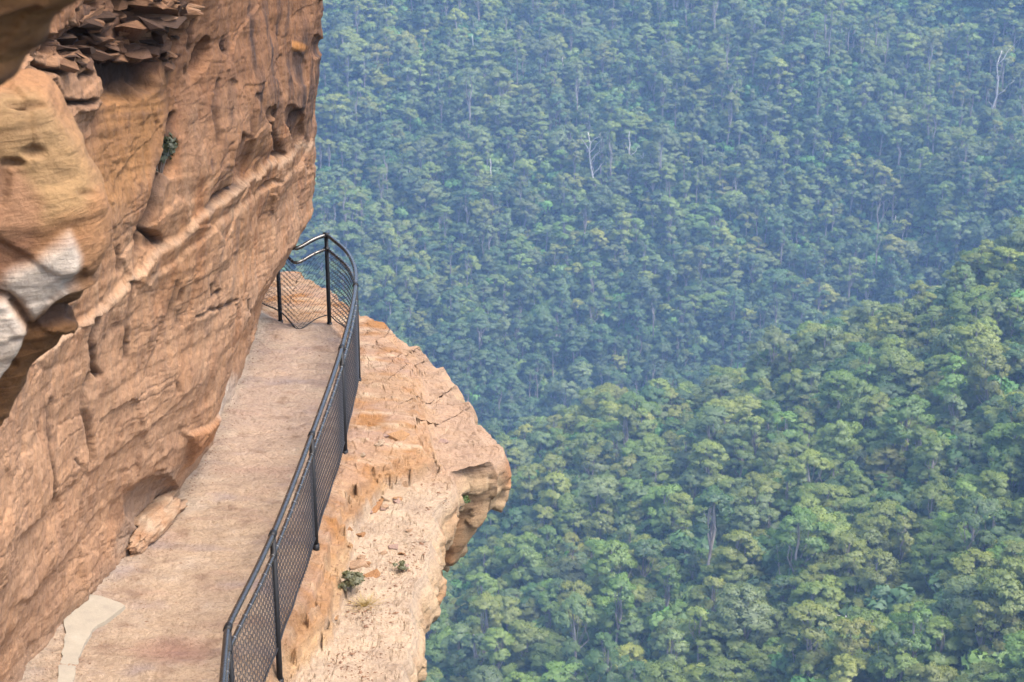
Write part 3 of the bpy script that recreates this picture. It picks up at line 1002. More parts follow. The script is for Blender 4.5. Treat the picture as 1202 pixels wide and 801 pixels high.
Sf = SK.reshape(-1, 3)
sf = np.stack([Sf[:, 0], Sf[:, 1], Sf[:, 2]], 1)
n1 = fbm(sf * [1.5, 1.5, 2.4] + 31, 4)
h1, e1, r1 = facets(sf * [1.6, 1.6, 1.5] + 0.3 * n1[:, None], 61, 0.7)
h2, e2, rq2 = facets(sf * [4.5, 4.5, 4.0] + 0.3 * n1[:, None], 63, 0.7)
ramp_in = np.tile(smooth(0.0, 0.25, dep), NT)
sdsp = ramp_in * (0.05 * n1 + 0.075 * h1 + 0.045 * h2)
Sf = Sf + sn.reshape(-1, 3) * np.clip(sdsp, -0.22, 0.16)[:, None]
sc = np.array([0.60, 0.42, 0.25])[None] + 0 * Sf
sc = mixc(sc, np.array([0.52, 0.38, 0.235]), np.clip(0.4 + r1 - 0.5, 0, 1))
sc = mixc(sc, np.array([0.43, 0.20, 0.085]), 0.9 * np.clip(fbm(sf * [2, 2, 1.2] + 5, 4) + 0.05, 0, 1))
sc = mixc(sc, np.array([0.40, 0.19, 0.10]), smooth(0.8, 1.8, np.tile(dep, NT)) * 0.25)
sc = sc.reshape(NT, len(dep), 3)
w0 = np.linspace(1, 0, len(dep)).clip(0, 1) ** 30
sc = sc * (1 - w0)[None, :, None] + gc[:, -1:, :] * w0[None, :, None]
G = np.concatenate([top, Sf.reshape(NT, len(dep), 3)], 1)
GC = np.concatenate([gc, sc], 1)
ledge = link('rock_ledge', raw_mesh('rock_ledge', G.reshape(-1, 3), grid_faces(NT, NR2 + len(dep)), [M_LEDGE], True, GC.reshape(-1, 3)), kind='structure')

# loose and half-detached stones on the ledge
ST_COL = [np.array([0.52, 0.30, 0.15]), np.array([0.56, 0.37, 0.23]), np.array([0.46, 0.24, 0.11]), np.array([0.50, 0.34, 0.27]), np.array([0.58, 0.43, 0.29])]
stone_me = [stone_mesh('stone', 500 + k, (1, 1, 1), ST_COL[k % 5], M_LEDGE) for k in range(20)]
big = [(470, 520, .20), (488, 515, .22), (505, 520, .20), (520, 517, .16), (455, 560, .26), (430, 552, .22), (470, 548, .18), (415, 585, .26), (396, 560, .20), (428, 615, .28),
       (402, 640, .2), (452, 590, .18), (440, 650, .2), (462, 632, .16), (480, 500, .18), (455, 508, .16), (492, 470, .12), (384, 690, .2), (372, 735, .22), (350, 770, .24),
       (385, 660, .16), (408, 612, .16), (440, 575, .2), (520, 500, .1), (457, 545, .14), (395, 600, .18), (420, 640, .16), (500, 505, .14)]
rs = np.random.default_rng(5)
for k in range(26):
    big.append((rs.uniform(385, 480), rs.uniform(520, 640), rs.uniform(0.05, 0.11)))
for k in range(8):
    big.append((rs.uniform(345, 400), rs.uniform(640, 790), rs.uniform(0.04, 0.09)))
for k, (u, v, sz) in enumerate(big):
    p = on_z(u, v, -0.12)
    fx = np.interp(p[1], fence_g[:7, 1], fence_g[:7, 0])
    if p[0] < fx + 0.15:
        continue
    if sz > 0.12 and k % 2:
        continue
    z = min(ground_z(p[0] + a_ * sz * 0.35, p[1] + b_ * sz * 0.35) for a_ in (-1, 0, 1) for b_ in (-1, 0, 1)) + 0.02
    h = rs.uniform(0.30, 0.5)
    o = link('stone', stone_me[k % 20], parent=ledge)
    o.location = (p[0], p[1], z - sz * h * 0.10)
    o.scale = (sz * rs.uniform(0.9, 1.3), sz * rs.uniform(0.8, 1.2), sz * h)
    o.rotation_euler = (rs.normal(0, 0.12), rs.normal(0, 0.12), rs.uniform(0, 6.28))

# grit and leaf litter on the pale bench: too small to pick apart
grit = MB()
rs = np.random.default_rng(8)
octa = np.array([(1, 0, 0), (-1, 0, 0), (0, 1, 0), (0, -1, 0), (0, 0, 1), (0, 0, -1)], float)
octf = np.array([(0, 2, 4), (2, 1, 4), (1, 3, 4), (3, 0, 4), (2, 0, 5), (1, 2, 5), (3, 1, 5), (0, 3, 5)])
us, vs = rs.uniform(385, 528, 3600), 540 + 260 * rs.random(3600) ** 1.1
pp = np.array([on_z(a, b, -0.25) for a, b in zip(us, vs)])
zz, _ = ground(pp[:, 0], pp[:, 1])
for p, z in zip(pp, zz):
    if z > -0.17 or p[0] > np.interp(p[1], out_r[::-1, 1], out_r[::-1, 0]) - 0.03 and p[1] < 16.4:
        continue
    if perlin(np.array([[p[0] * 3.5, p[1] * 2.5, 0.5]]))[0] + rs.normal(0, 0.25) < 0.16:
        continue
    s = abs(rs.normal(0, 0.0045)) + 0.003 + (0.008 if rs.random() < 0.04 else 0)
    a = rs.uniform(0, 6.28)
    M = np.array([[math.cos(a), -math.sin(a), 0], [math.sin(a), math.cos(a), 0], [0, 0, 1]])
    grit.add((octa * [s * rs.uniform(1, 2.2), s, s * 0.5]) @ M.T + [p[0], p[1], z + s * 0.2], octf)
gm = stone_mat('grit_stone', base=(0.17, 0.095, 0.06), grain=20)
link('grit', grit.mesh('grit', [gm], False), parent=ledge, kind='stuff')

# grit and bark crumbs on the path, thicker along the foot of the wall
crumbs = MB()
rs = np.random.default_rng(15)
ty_ = rs.uniform(11.5, 20.4, 2600)
wx_ = np.interp(ty_, plan_d[:2800, 1], plan_d[:2800, 0])
fx_ = np.interp(ty_, fence_g[:7, 1], fence_g[:7, 0])
q_ = np.where(rs.random(2600) < 0.6, np.abs(rs.normal(0, 0.10, 2600)) + 0.05, rs.uniform(0.05, 1.0, 2600))
for y_, a_, b_, f_ in zip(ty_, wx_, fx_, q_):
    if f_ > 1 or rs.random() < 0.6:
        continue
    s = abs(rs.normal(0, 0.003)) + 0.002
    a = rs.uniform(0, 6.28)
    M = np.array([[math.cos(a), -math.sin(a), 0], [math.sin(a), math.cos(a), 0], [0, 0, 1]])
    x_ = a_ + (b_ - a_) * f_
    i_ = np.argmin((X_path - x_) ** 2 + (Y_path - y_) ** 2)
    crumbs.add((octa * [s * rs.uniform(1, 2.5), s, s * 0.6]) @ M.T + [x_, y_, Z_path[i_] + s * 0.2], octf)
link('grit', crumbs.mesh('grit', [gm], False), parent=path, kind='stuff')

# pale concrete patches let into the path along the foot of the wall
def patch(pts, z0, th):
    W = np.array([on_z(u, v, z0)[:2] for u, v in pts])
    Wd = resample(np.vstack([W, W[:1]]), 60)[:-1]
    Wd += 0.006 * RNG.normal(size=Wd.shape)
    n = len(Wd)
    c = Wd.mean(0)
    zg = z0 + th
    V_ = np.vstack([np.c_[Wd, np.full(n, zg)], np.c_[Wd + (Wd - c) * 0.02, np.full(n, z0 - 0.05)]])
    import bmesh
    bm = bmesh.new()
    vs = [bm.verts.new(p) for p in V_]
    f = bm.faces.new(vs[:n])
    for k in range(n):
        bm.faces.new((vs[k], vs[n + k], vs[n + (k + 1) % n], vs[(k + 1) % n]))
    bmesh.ops.triangulate(bm, faces=[f])
    bmesh.ops.recalc_face_normals(bm, faces=bm.faces[:])
    me = bpy.data.meshes.new('concrete_patch')
    bm.to_mesh(me)
    bm.free()
    me.materials.append(M_CONC)
    return link('concrete_patch', me, parent=path)
patch([(134, 650), (127, 668), (112, 690), (96, 702), (82, 692), (104, 660)], 0.0, 0.024)
patch([(92, 697), (120, 703), (148, 713), (128, 729), (110, 740), (101, 756), (94, 774), (88, 792), (86, 840), (62, 840), (70, 784), (78, 748), (74, 722), (62, 712)], 0.0, 0.026)

# boulder at the foot of the wall
def boulder(name, A, B, rad, seed, col, label):
    import bmesh
    bm = bmesh.new()
    bmesh.ops.create_icosphere(bm, subdivisions=6, radius=1)
    V_ = np.array([v.co[:] for v in bm.verts])
    A, B = np.asarray(A), np.asarray(B)
    ax = B - A
    Ls = np.linalg.norm(ax)
    ax /= Ls
    sd_ = np.cross([0, 0, 1], ax)
    sd_ /= np.linalg.norm(sd_)
    up = np.cross(ax, sd_)
    Vn_ = np.sign(V_) * np.abs(V_) ** 0.85
    h_, e_, _ = facets(V_ * 1.7 + seed, seed, 0.6)
    h2_, _, _ = facets(V_ * 4 + seed, seed + 3, 0.6)
    sc_ = 1 + 0.34 * h_ + 0.06 * h2_ + 0.05 * fbm(V_ * 3 + seed, 4)
    Q_ = (A + B) / 2 + Vn_[:, :1] * ax * Ls / 2 * sc_[:, None] + Vn_[:, 1:2] * sd_ * rad[0] * sc_[:, None] + Vn_[:, 2:] * up * rad[1] * sc_[:, None]
    c_ = np.asarray(col)[None] + 0 * Q_
    c_ = mixc(c_, np.array([0.42, 0.225, 0.12]), np.clip(fbm(Q_ * 6, 3), 0, 1))
    c_ = mixc(c_, CREAM, np.clip(fbm(Q_ * 5 + 9, 3), 0, 1))
    for v, q in zip(bm.verts, Q_):
        v.co = q
    me = bpy.data.meshes.new(name)
    bm.to_mesh(me)
    bm.free()
    me.polygons.foreach_set('use_smooth', np.full(len(me.polygons), True))
    at = me.color_attributes.new('tint', 'FLOAT_COLOR', 'POINT')
    cc = np.ones((len(Q_), 4), np.float32)
    cc[:, :3] = np.clip(c_ * ALB, 0, 1)
    at.data.foreach_set('color', cc.ravel())
    me.materials.append(M_LEDGE)
    return link(name, me, label=label, cat='boulder')
a0, b0 = on_z(148, 652, 0), on_z(204, 596, 0)
boulder('boulder', a0 + [0, 0, 0.05], b0 + [0, 0.05, 0.08], (0.17, 0.125), 5, (0.46, 0.30, 0.19), 'long tan boulder lying on the path against the foot of the cliff wall')

# ------------------------------------------------------------------ safety fence
fence = bpy.data.objects.new('safety_fence', None)
COL.objects.link(fence)
fence.location = (*fence_g[4], 0)
fence['label'] = 'black chain-link safety fence with pipe rails curving along the path edge'
fence['category'] = 'fence'
FO = np.array([*fence_g[4], 0])
fl = np.vstack([np.linspace(fence_g[0], fence_g[1], 60)[:-1], np.linspace(fence_g[1], fence_g[2], 60)[:-1], catmull(np.vstack([fence_g[2:7], on_z(414, 407, 0)[:2], fence_g[7:8]]), 320)])                                # smooth run up to the far corner post
kink = catmull(fence_g[7:], 160)
kink = np.vstack([np.linspace(fence_g[7], fence_g[8], 60), np.linspace(fence_g[8], fence_g[9], 50)[1:], np.linspace(fence_g[9], fence_g[10], 40)[1:]])
line = np.vstack([fl, kink[1:]])
for c_ in range(2):                                           # pipe bends have a radius
    line[:, c_] = np.convolve(np.pad(line[:, c_], 4, mode='edge'), np.ones(9) / 9, 'valid')
la = np.concatenate([[0], np.cumsum(np.linalg.norm(np.diff(line, axis=0), axis=1))])
def fpos(s):
    return np.array([np.interp(s, la, line[:, 0]), np.interp(s, la, line[:, 1])])
post_s = []
for k in (0, 1, 2, 3, 4, 5, 6, 7, 9):
    post_s.append(la[np.argmin(np.linalg.norm(line - fence_g[k], axis=1))])
def base_z(s):
    kink_s = la[np.argmin(np.linalg.norm(line - fence_g[8], axis=1))]
    return -0.09 * math.exp(-((s - kink_s) / 0.22) ** 2)
H_TOP, H_MID, H_BOT = 1.10, 0.925, 0.105
ss = np.linspace(0, la[-1], 300)
zoff = np.array([base_z(s) for s in ss])
xy = np.array([fpos(s) for s in ss])
mb = MB()
mb.tube(np.c_[xy, zoff + H_TOP] - FO, 0.0245, 14)
link('top_rail', mb.mesh('top_rail', [M_RAIL]), parent=fence)
mb = MB()
mb.tube(np.c_[xy, zoff + H_MID] - FO, 0.0185, 12)
link('middle_rail', mb.mesh('middle_rail', [M_RAIL]), parent=fence)
mb = MB()
mb.tube(np.c_[xy, zoff + H_BOT + 0.012 * np.sin(ss * 9)] - FO, 0.0075, 6)
link('bottom_wire', mb.mesh('bottom_wire', [M_WIRE]), parent=fence)
mb = MB()
for s in np.arange(0.2, la[-1], 0.16):
    p = np.array([*fpos(s), base_z(s) + H_MID])
    t = np.array([*(fpos(s + 0.02) - fpos(s - 0.02)), 0])
    t /= np.linalg.norm(t) + 1e-9
    mb.tube([p - t * 0.006 - FO, p + t * 0.006 - FO], 0.0215, 8)
link('wire_ties', mb.mesh('wire_ties', [M_TIE]), parent=fence, kind='stuff')
for i, s in enumerate(post_s):
    p = fpos(s)
    zb_ = ground_z(p[0], p[1]) - 0.12
    mb = MB()
    mb.tube([(p[0], p[1], zb_), (p[0], p[1], zb_ + 0.3), (p[0], p[1], H_TOP - 0.02)] - FO, 0.0245, 12)
    po = link('post', mb.mesh('post', [M_POST]), parent=fence)
    t = fpos(s + 0.03) - fpos(s - 0.03)
    t = np.array([*(t / np.linalg.norm(t)), 0])
    for nm_, hh, rr_ in (('top_clamp', H_TOP, 0.031), ('middle_clamp', H_MID, 0.026)):
        c_ = np.array([p[0], p[1], hh]) - FO
        mb = MB()
        mb.tube([c_ - t * 0.035, c_ + t * 0.035], rr_, 12)
        link(nm_, mb.mesh(nm_, [M_POST]), parent=po)
    mb = MB()
    mb.tube([np.array([p[0], p[1], zb_ + 0.05]) - FO, np.array([p[0], p[1], zb_ + 0.15]) - FO], 0.032, 12)
    link('base_sleeve', mb.mesh('base_sleeve', [M_POST]), parent=po)
# chain-link panels
DW = 0.062
end_s = list(post_s) + [la[-1]]
for i in range(len(end_s) - 1):
    s0, s1 = end_s[i] + 0.03, end_s[i + 1] - 0.03
    nw = max(2, int((s1 - s0) / DW))
    mb = MB()
    nseg = int((H_MID - H_BOT) / (DW * 0.5))
    for k in range(nw):
        sc_ = s0 + (k + 0.5) * (s1 - s0) / nw
        pts = []
        for j in range(nseg + 1):
            s = sc_ + (0.5 if j % 2 else -0.5) * (s1 - s0) / nw * 1.06
            t = fpos(s + 0.01) - fpos(s - 0.01)
            nrm = np.array([-t[1], t[0]]) / (np.linalg.norm(t) + 1e-9)
            off = 0.003 if j % 2 else -0.003
            p = fpos(s) + nrm * (off + 0.012 * math.sin(s * 3 + 1))
            pts.append((p[0], p[1], base_z(s) + H_BOT + j * (H_MID - H_BOT) / nseg))
        mb.tube(np.array(pts) - FO, 0.0043, 3, False)
    link('chain_link_panel', mb.mesh('chain_link_panel', [M_WIRE], False), parent=fence)

# ------------------------------------------------------------------ small plants on the rock
def leaf_tris(cen, rad, n, size, r, up_bias=0.25, norm_c=None):
    d = r.normal(size=(n, 3))
    d /= np.linalg.norm(d, axis=1)[:, None]
    d[:, 2] = np.where(d[:, 2] < -0.35, -d[:, 2], d[:, 2])
    p = np.asarray(cen) + d * np.asarray(rad) * r.uniform(0.5, 1.12, (n, 1))
    nn = d / np.asarray(rad)
    nn /= np.linalg.norm(nn, axis=1)[:, None]
    fn = nn + r.normal(size=(n, 3)) * 0.45
    fn /= np.linalg.norm(fn, axis=1)[:, None]
    a = np.cross(fn, r.normal(size=(n, 3)))
    a /= np.linalg.norm(a, axis=1)[:, None]
    b = np.cross(fn, a)
    s = size * r.uniform(0.6, 1.25, (n, 1))
    V_ = np.stack([p + a * s * 0.75, p - a * s * 0.45 + b * s * 0.55, p - a * s * 0.45 - b * s * 0.55], 1)
    sn_ = 0.62 * nn + 0.38 * fn + np.array([0, 0, up_bias])
    sn_ /= np.linalg.norm(sn_, axis=1)[:, None]
    return V_.reshape(-1, 3), np.repeat(sn_, 3, 0)

def small_shrub(name, p, h, wdt, seed, label, mat, leaf=0.022, n=900):
    r = np.random.default_rng(seed)
    e = bpy.data.objects.new(name, None)
    COL.objects.link(e)
    e.location = p
    e['label'] = label
    e['category'] = 'shrub'
    Vs, Ns = [], []
    mb = MB()
    for k in range(9):
        c_ = np.array([r.normal(0, wdt * 0.28), r.normal(0, wdt * 0.28), h * r.uniform(0.3, 0.85)])
        v_, n_ = leaf_tris(c_, np.array([wdt * 0.3, wdt * 0.3, h * 0.28]), n // 9, leaf, r)
        Vs.append(v_)
        Ns.append(n_)
        mb.tube([(0, 0, -0.02), c_ * 0.5 + [0, 0, 0.02], c_], [0.006, 0.004, 0.002], 4)
    V_ = np.vstack(Vs)
    link('foliage', raw_mesh('foliage', V_, np.arange(len(V_)).reshape(-1, 3), [mat], True, None, None, np.vstack(Ns)), parent=e)
    link('stem', mb.mesh('stem', [M_BARK]), parent=e)
    return e

def grass_tuft(name, p, h, wdt, seed, label, n=160):
    r = np.random.default_rng(seed)
    V_, F_ = [], []
    for k in range(n):
        a, q = r.uniform(0, 6.28), wdt * abs(r.normal(0, 0.25))
        b0 = np.array([q * math.cos(a), q * math.sin(a), 0])
        lean = r.normal(0, 0.6, 2) * h + b0[:2] * 1.2
        tip = b0 + [lean[0], lean[1], h * r.uniform(0.5, 1)]
        mid = b0 * 0.5 + tip * 0.5 + [0, 0, h * 0.18]
        s_ = np.array([math.sin(a), -math.cos(a), 0]) * 0.0035
        i = len(V_)
        V_ += [b0 - s_, b0 + s_, mid + s_ * 0.8, mid - s_ * 0.8, tip]
        F_ += [(i, i + 1, i + 2), (i, i + 2, i + 3), (i + 3, i + 2, i + 4)]
    o = link(name, raw_mesh(name, np.array(V_), np.array(F_), [M_DRYGRASS]), label=label, cat='grass tuft', loc=p)
    return o

def at_ledge(u, v, z=-0.25):
    p = on_z(u, v, z)
    return (p[0], p[1], ground_z(p[0], p[1]))
small_shrub('small_shrub', at_ledge(411, 685), 0.17, 0.20, 1, 'small dark grey-green shrub growing against the rock step on the pale ledge', M_SHRUBLEAF)
small_shrub('small_shrub', at_ledge(472, 657), 0.08, 0.10, 2, 'tiny round green plant alone in the middle of the pale ledge', M_SHRUBLEAF, 0.016, 300)
grass_tuft('grass_tuft', at_ledge(428, 700), 0.05, 0.20, 3, 'dry straw-coloured grass tuft beside the small dark shrub on the ledge')
p_, n_ = wall_at(200, 200)
small_shrub('crevice_plant', tuple(p_ + n_ * 0.11 + np.array([0, 0, -0.14])), 0.42, 0.22, 4, 'dark fern-like plant hanging in the deep vertical crack of the cliff', M_FERNDARK, 0.03, 900)
i_ = int(np.argmin((project(Sf)[0] - 541) ** 2 + (project(Sf)[1] - 594) ** 2 + 1e5 * (Sf[:, 1] > 17.6)))
small_shrub('crevice_plant', tuple(Sf[i_]), 0.10, 0.16, 5, 'small green plant rooted in the broken outer face of the ledge tip', LEAFS[2][1], 0.02, 400)

# ------------------------------------------------------------------ valley terrain
A_ = on_y(1150, 880, 275)
B_ = on_y(560, 880, 320)
C_ = on_y(1202, 326, 470)
D_ = on_y(625, 575, 520)
Mx = np.array([[1, q[0], q[1]] for q in (A_, B_, C_, D_)])
pl, *_ = np.linalg.lstsq(Mx, np.array([q[2] for q in (A_, B_, C_, D_)]), rcond=None)
cd = (D_ - C_)[:2]
cd /= np.linalg.norm(cd)
cn = np.array([cd[1], -cd[0]])
if cn[1] < 0:
    cn = -cn

def terrain(X, Y):
    X, Y = np.asarray(X, float), np.asarray(Y, float)
    Q = np.stack([X, Y, 0 * X], -1).reshape(-1, 3)
    n1 = fbm(Q / 150 + 3, 3).reshape(X.shape)
    n2 = fbm(Q / 45 + 9, 2).reshape(X.shape)
    spur = pl[0] + pl[1] * X + pl[2] * Y
    over = (X - C_[0]) * cn[0] + (Y - C_[1]) * cn[1] + 3 * n2
    spur = spur - 0.62 * np.clip(over, 0, None) + 4 * n1 + 2.5 * n2
    spur = np.where(X > 260, spur + 0.1 * (X - 260), spur)
    cliff_up = np.clip(70 - np.hypot(X * 0.6, np.clip(Y, None, 30) * 0 + np.clip(Y - 20, 0, None)), 0, None)
    talus = -175 + 0.5 * cliff_up - 0.05 * Y
    gx = X * 0.8 + 0.2 * Y
    ribs = 24 * np.sin(gx / 58.0 + 0.8 + 1.2 * n1) + 7 * np.sin(gx / 27.0 + 2 * n1)
    farz = -300 + 0.53 * (Y - 690) + 0.10 * np.abs(X - 40) * 0.6 + ribs * smooth(640, 760, Y) + 14 * n1 + 4 * n2
    farz = np.where(farz > -25, -25 + 0.15 * (farz + 25), farz)
    z = np.maximum(np.maximum(spur, farz), -318 + 3 * n2)
    near = smooth(150, 30, Y)
    return z * (1 - near) + np.maximum(talus, -200) * near

gx_ = np.concatenate([np.linspace(-900, -340, 20)[:-1], np.linspace(-340, 420, 190), np.linspace(420, 1000, 20)[1:]])
gy_ = np.concatenate([np.linspace(-60, 200, 30)[:-1], np.linspace(200, 1040, 230), np.linspace(1040, 1700, 18)[1:]])
GX, GY = np.meshgrid(gx_, gy_, indexing='ij')
GZ = terrain(GX, GY)
link('valley_ground', raw_mesh('valley_ground', np.stack([GX, GY, GZ], -1).reshape(-1, 3), grid_faces(*GX.shape), [M_FLOOR]), kind='structure')

def march(u, v, y0=230.0, y1=1050.0):
    d = ray(u, v)
    ys = np.linspace(y0, y1, 1600)
    p = np.array([0, 0, CAM_H]) + d[None] * (ys / d[1])[:, None]
    z = terrain(p[:, 0], p[:, 1])
    hit = np.nonzero(p[:, 2] <= z)[0]
    k = hit[0] if len(hit) else len(ys) - 1
    return np.array([p[k, 0], p[k, 1], z[k]])

# ------------------------------------------------------------------ trees
def limb(p0, p1, r0, r1, r, n=5, wob=0.05):
    p0, p1 = np.asarray(p0, float), np.asarray(p1, float)
    t = np.linspace(0, 1, n)[:, None]
    P_ = p0 + (p1 - p0) * t
    L_ = np.linalg.norm(p1 - p0)
    P_[1:-1] += r.normal(0, wob * L_, (n - 2, 3)) * [1, 1, 0.4]
    P_[:, 2] += 0.10 * L_ * np.sin(t[:, 0] * math.pi) * (0.3 if abs(p1[2] - p0[2]) > 0.6 * L_ else -0.6)
    return P_, np.linspace(r0, r1, n)

SHAPES = [('domed', 20, 4.6, 0.30, 84, 1.0), ('flat-topped', 18, 5.2, 0.48, 76, 0.6), ('slender', 24, 3.4, 0.34, 76, 1.3),
          ('open-crowned', 21, 4.8, 0.38, 50, 1.0), ('broad', 17, 5.9, 0.28, 100, 0.8), ('twin-headed', 22, 4.6, 0.36, 82, 1.1), ('tall-stemmed', 27, 3.7, 0.66, 44, 0.9)]

def tree_arrays(seed, H, R, base, ncl, tall):
    r = np.random.default_rng(seed)
    tr = MB()
    lean = r.normal(0, 0.8, 2)
    topz = H * 0.86
    P_, R_ = limb((0, 0, -1.5), (lean[0], lean[1], topz), 0.40, 0.14, r, 7, 0.012)
    tr.tube(P_, R_, 6, False)
    Vs, Ns = [], []
    zc0, zc1 = H * base, H
    twin = ncl == 82
    # branch groups over the crown, each a small billowing dome
    ng = max(6, ncl // 8)
    grp = []
    for k in range(ng):
        f = (k + 0.5) / ng
        a = k * 2.39996 + r.normal(0, 0.35)
        ph = math.acos(1 - 1.25 * f)                       # top of the crown down to a little under its widest
        cx_ = R * 0.68 * math.sin(ph) * math.cos(a) * r.uniform(0.75, 1.15)
        cy_ = R * 0.68 * math.sin(ph) * math.sin(a) * r.uniform(0.75, 1.15)
        if twin:
            cx_ += 0.42 * R * (1 if k % 2 else -1)
        hz = (zc1 - zc0)
        cz_ = zc0 + hz * (0.36 + 0.46 * math.cos(ph)) + r.normal(0, 0.06) * hz
        grp.append((cx_, cy_, cz_, R * r.uniform(0.30, 0.46)))
    for k in range(ncl):
        gx, gy, gz_, gr = grp[k % ng]
        d_ = r.normal(size=3)
        d_ /= np.linalg.norm(d_)
        d_[2] = abs(d_[2]) * 1.0 - 0.25
        c = np.array([lean[0] * 0.8 + gx, lean[1] * 0.8 + gy, gz_]) + d_ * gr * np.array([1, 1, 0.8]) * r.uniform(0.75, 1.05)
        q = r.uniform(0.5, 1.3) * (R / 5.0) ** 0.5
        v_, n_ = leaf_tris(c, np.array([q, q, q * r.uniform(0.5, 0.75)]), int(165 * q), 0.31, r, 0.35)
        cc_ = v_ - np.array([lean[0] * 0.8, lean[1] * 0.8, zc0 + 0.35 * (zc1 - zc0)])
        cc_ = cc_ / np.array([R, R, 0.6 * (zc1 - zc0)])
        cc_ /= np.linalg.norm(cc_, axis=1)[:, None] + 1e-6
        n_ = 0.55 * n_ + 0.5 * cc_
        n_ /= np.linalg.norm(n_, axis=1)[:, None] + 1e-6
        Vs.append(v_)
        Ns.append(n_)
        j = min(5, max(2, int(6 * (c[2] - 0.28 * H) / topz)))
        if k % 9:
            continue
        L_, LR = limb(P_[j], c - [0, 0, q * 0.3], 0.12, 0.04, r, 4, 0.06)
        tr.tube(L_, LR, 4, False)
    return np.vstack(Vs), np.vstack(Ns), tr

TREE = []      # (shape name, crown V, N, trunk MB)
for k, (nm, H, R, base, ncl, tall) in enumerate(SHAPES):
    for rep in range(3 if nm in ('domed', 'broad') else 2):
        TREE.append((nm, H, R, *tree_arrays(100 + k * 7 + rep, H * (1 + 0.05 * rep), R, base, ncl, tall)))
trunk_me = [t[5].mesh('trunk', [M_BARK]) for t in TREE]
crown_me = {}
def crown(i, c, parent):
    if i not in crown_me:
        V_ = TREE[i][3]
        crown_me[i] = raw_mesh('crown', V_, np.arange(len(V_)).reshape(-1, 3), [LEAFS[0][1]], True, None, None, TREE[i][4])
    o = link('crown', crown_me[i], parent=parent)
    o.material_slots[0].link = 'OBJECT'
    o.material_slots[0].material = LEAFS[c][1]

# positions: jittered rows with a minimum spacing
def scatter(xmin, xmax, ymin, ymax, step, r):
    xs, ys = np.arange(xmin, xmax, step), np.arange(ymin, ymax, step)
    X_, Y_ = np.meshgrid(xs, ys, indexing='ij')
    X_ = X_ + r.uniform(-0.45, 0.45, X_.shape) * step
    Y_ = Y_ + r.uniform(-0.45, 0.45, Y_.shape) * step
    return X_.ravel(), Y_.ravel()
r = np.random.default_rng(21)
xs, ys = scatter(-280, 420, 225, 1020, 5.25, r)
zs = terrain(xs, ys)
u, v = project(np.stack([xs, ys, zs + 14], 1))
u0, v0 = project(np.stack([xs, ys, zs], 1))
keep = (u > 60) & (u < 1380) & (v > -110) & (v < 960)
gapn = fbm(np.stack([xs / 26, ys / 26, 0 * xs], 1) + 50, 2)
keep &= (gapn < 0.34) | (r.random(len(xs)) < 0.35)
xs, ys, zs, u, v = xs[keep], ys[keep], zs[keep], u[keep], v[keep]
n = len(xs)
NEARK = np.array([i for i, t in enumerate(TREE) if t[0] != 'tall-stemmed'] + [i for i, t in enumerate(TREE) if t[0] in ('domed', 'broad')] * 2)
shape_i = NEARK[r.integers(0, len(NEARK), n)]
FARK = np.array([i for i, t in enumerate(TREE) if t[0] in ('slender', 'open-crowned', 'flat-topped')] + [i for i, t in enumerate(TREE) if t[0] == 'tall-stemmed'])
far_pick = (ys > 600) & (r.random(n) < 0.55)
shape_i = np.where(far_pick, FARK[r.integers(0, len(FARK), n)], shape_i)
cn_ = fbm(np.stack([xs / 40, ys / 40, 0 * xs], 1) + 7, 2)
big_ = fbm(np.stack([xs / 110, ys / 110, 0 * xs], 1) + 90, 2)
gully = np.clip((-262 - zs) / 25, 0, 1)                        # low valley: deep-green leaves put in to darken the crease
pc = np.clip(r.random(n) * 0.9 + 0.05 + 0.30 * cn_ + 0.25 * big_, 0, 1)
col_i = np.select([pc < 0.27, pc < 0.56, pc < 0.80, pc < 0.93], [0, 1, 2, 3], 4)
warm = (ys < 545) & (r.random(n) < 0.55)
col_i = np.where(warm, np.array([0, 0, 3, 4, 3, 0])[r.integers(0, 6, n)], col_i)
col_i = np.where(r.random(n) < gully * 0.85, 2, col_i)
scl = np.clip(r.normal(0.80, 0.21, n) + 0.10 * cn_ + 0.35 * (r.random(n) < 0.07), 0.38, 1.4)
scl = np.where(ys < 560, scl * 0.86, scl * 0.95)
rot = r.uniform(0, 6.28, n)
sc3 = np.stack([scl * r.uniform(0.85, 1.2, n), scl * r.uniform(0.85, 1.2, n), scl * r.uniform(0.82, 1.22, n)], 1)
# what the ledge and cliff hide
edge_uv = np.array([(300, -50), (381, 0), (362, 180), (345, 275), (385, 330), (430, 395), (520, 432), (585, 512), (596, 556), (560, 620), (505, 692), (490, 726), (487, 900)])
uedge = np.interp(v, edge_uv[:, 1], edge_uv[:, 0])
open_ = (u > uedge + 8) & (u < 1215) & (v < 815) & (v > 0)
dist = np.sqrt(xs ** 2 + ys ** 2 + (CAM_H - zs) ** 2)
order = np.argsort(np.where(open_, dist / scl, 1e9))
NEAR = order[:300]
near_set = np.zeros(n, bool)
near_set[NEAR] = True

# zone words by what stands beside the tree
def zone(uu, vv):
    if uu < 640:
        return 'just beyond the ledge tip' if vv < 640 else 'under the outer face of the ledge'
    if vv > 745:
        return 'at the bottom of the near slope, ' + ('towards the ledge' if uu < 800 else 'midway along' if uu < 1010 else 'under the right edge')
    if vv > 690:
        return 'low on the near slope, ' + ('towards the ledge' if uu < 820 else 'midway along' if uu < 1020 else 'towards the right edge')
    if vv > 630:
        return 'partway up the near slope, ' + ('level with the ledge tip' if uu < 830 else 'midway along' if uu < 1020 else 'towards the right edge')
    return 'high on the near slope, ' + ('towards the valley' if uu < 830 else 'midway along' if uu < 1020 else 'towards the right edge')

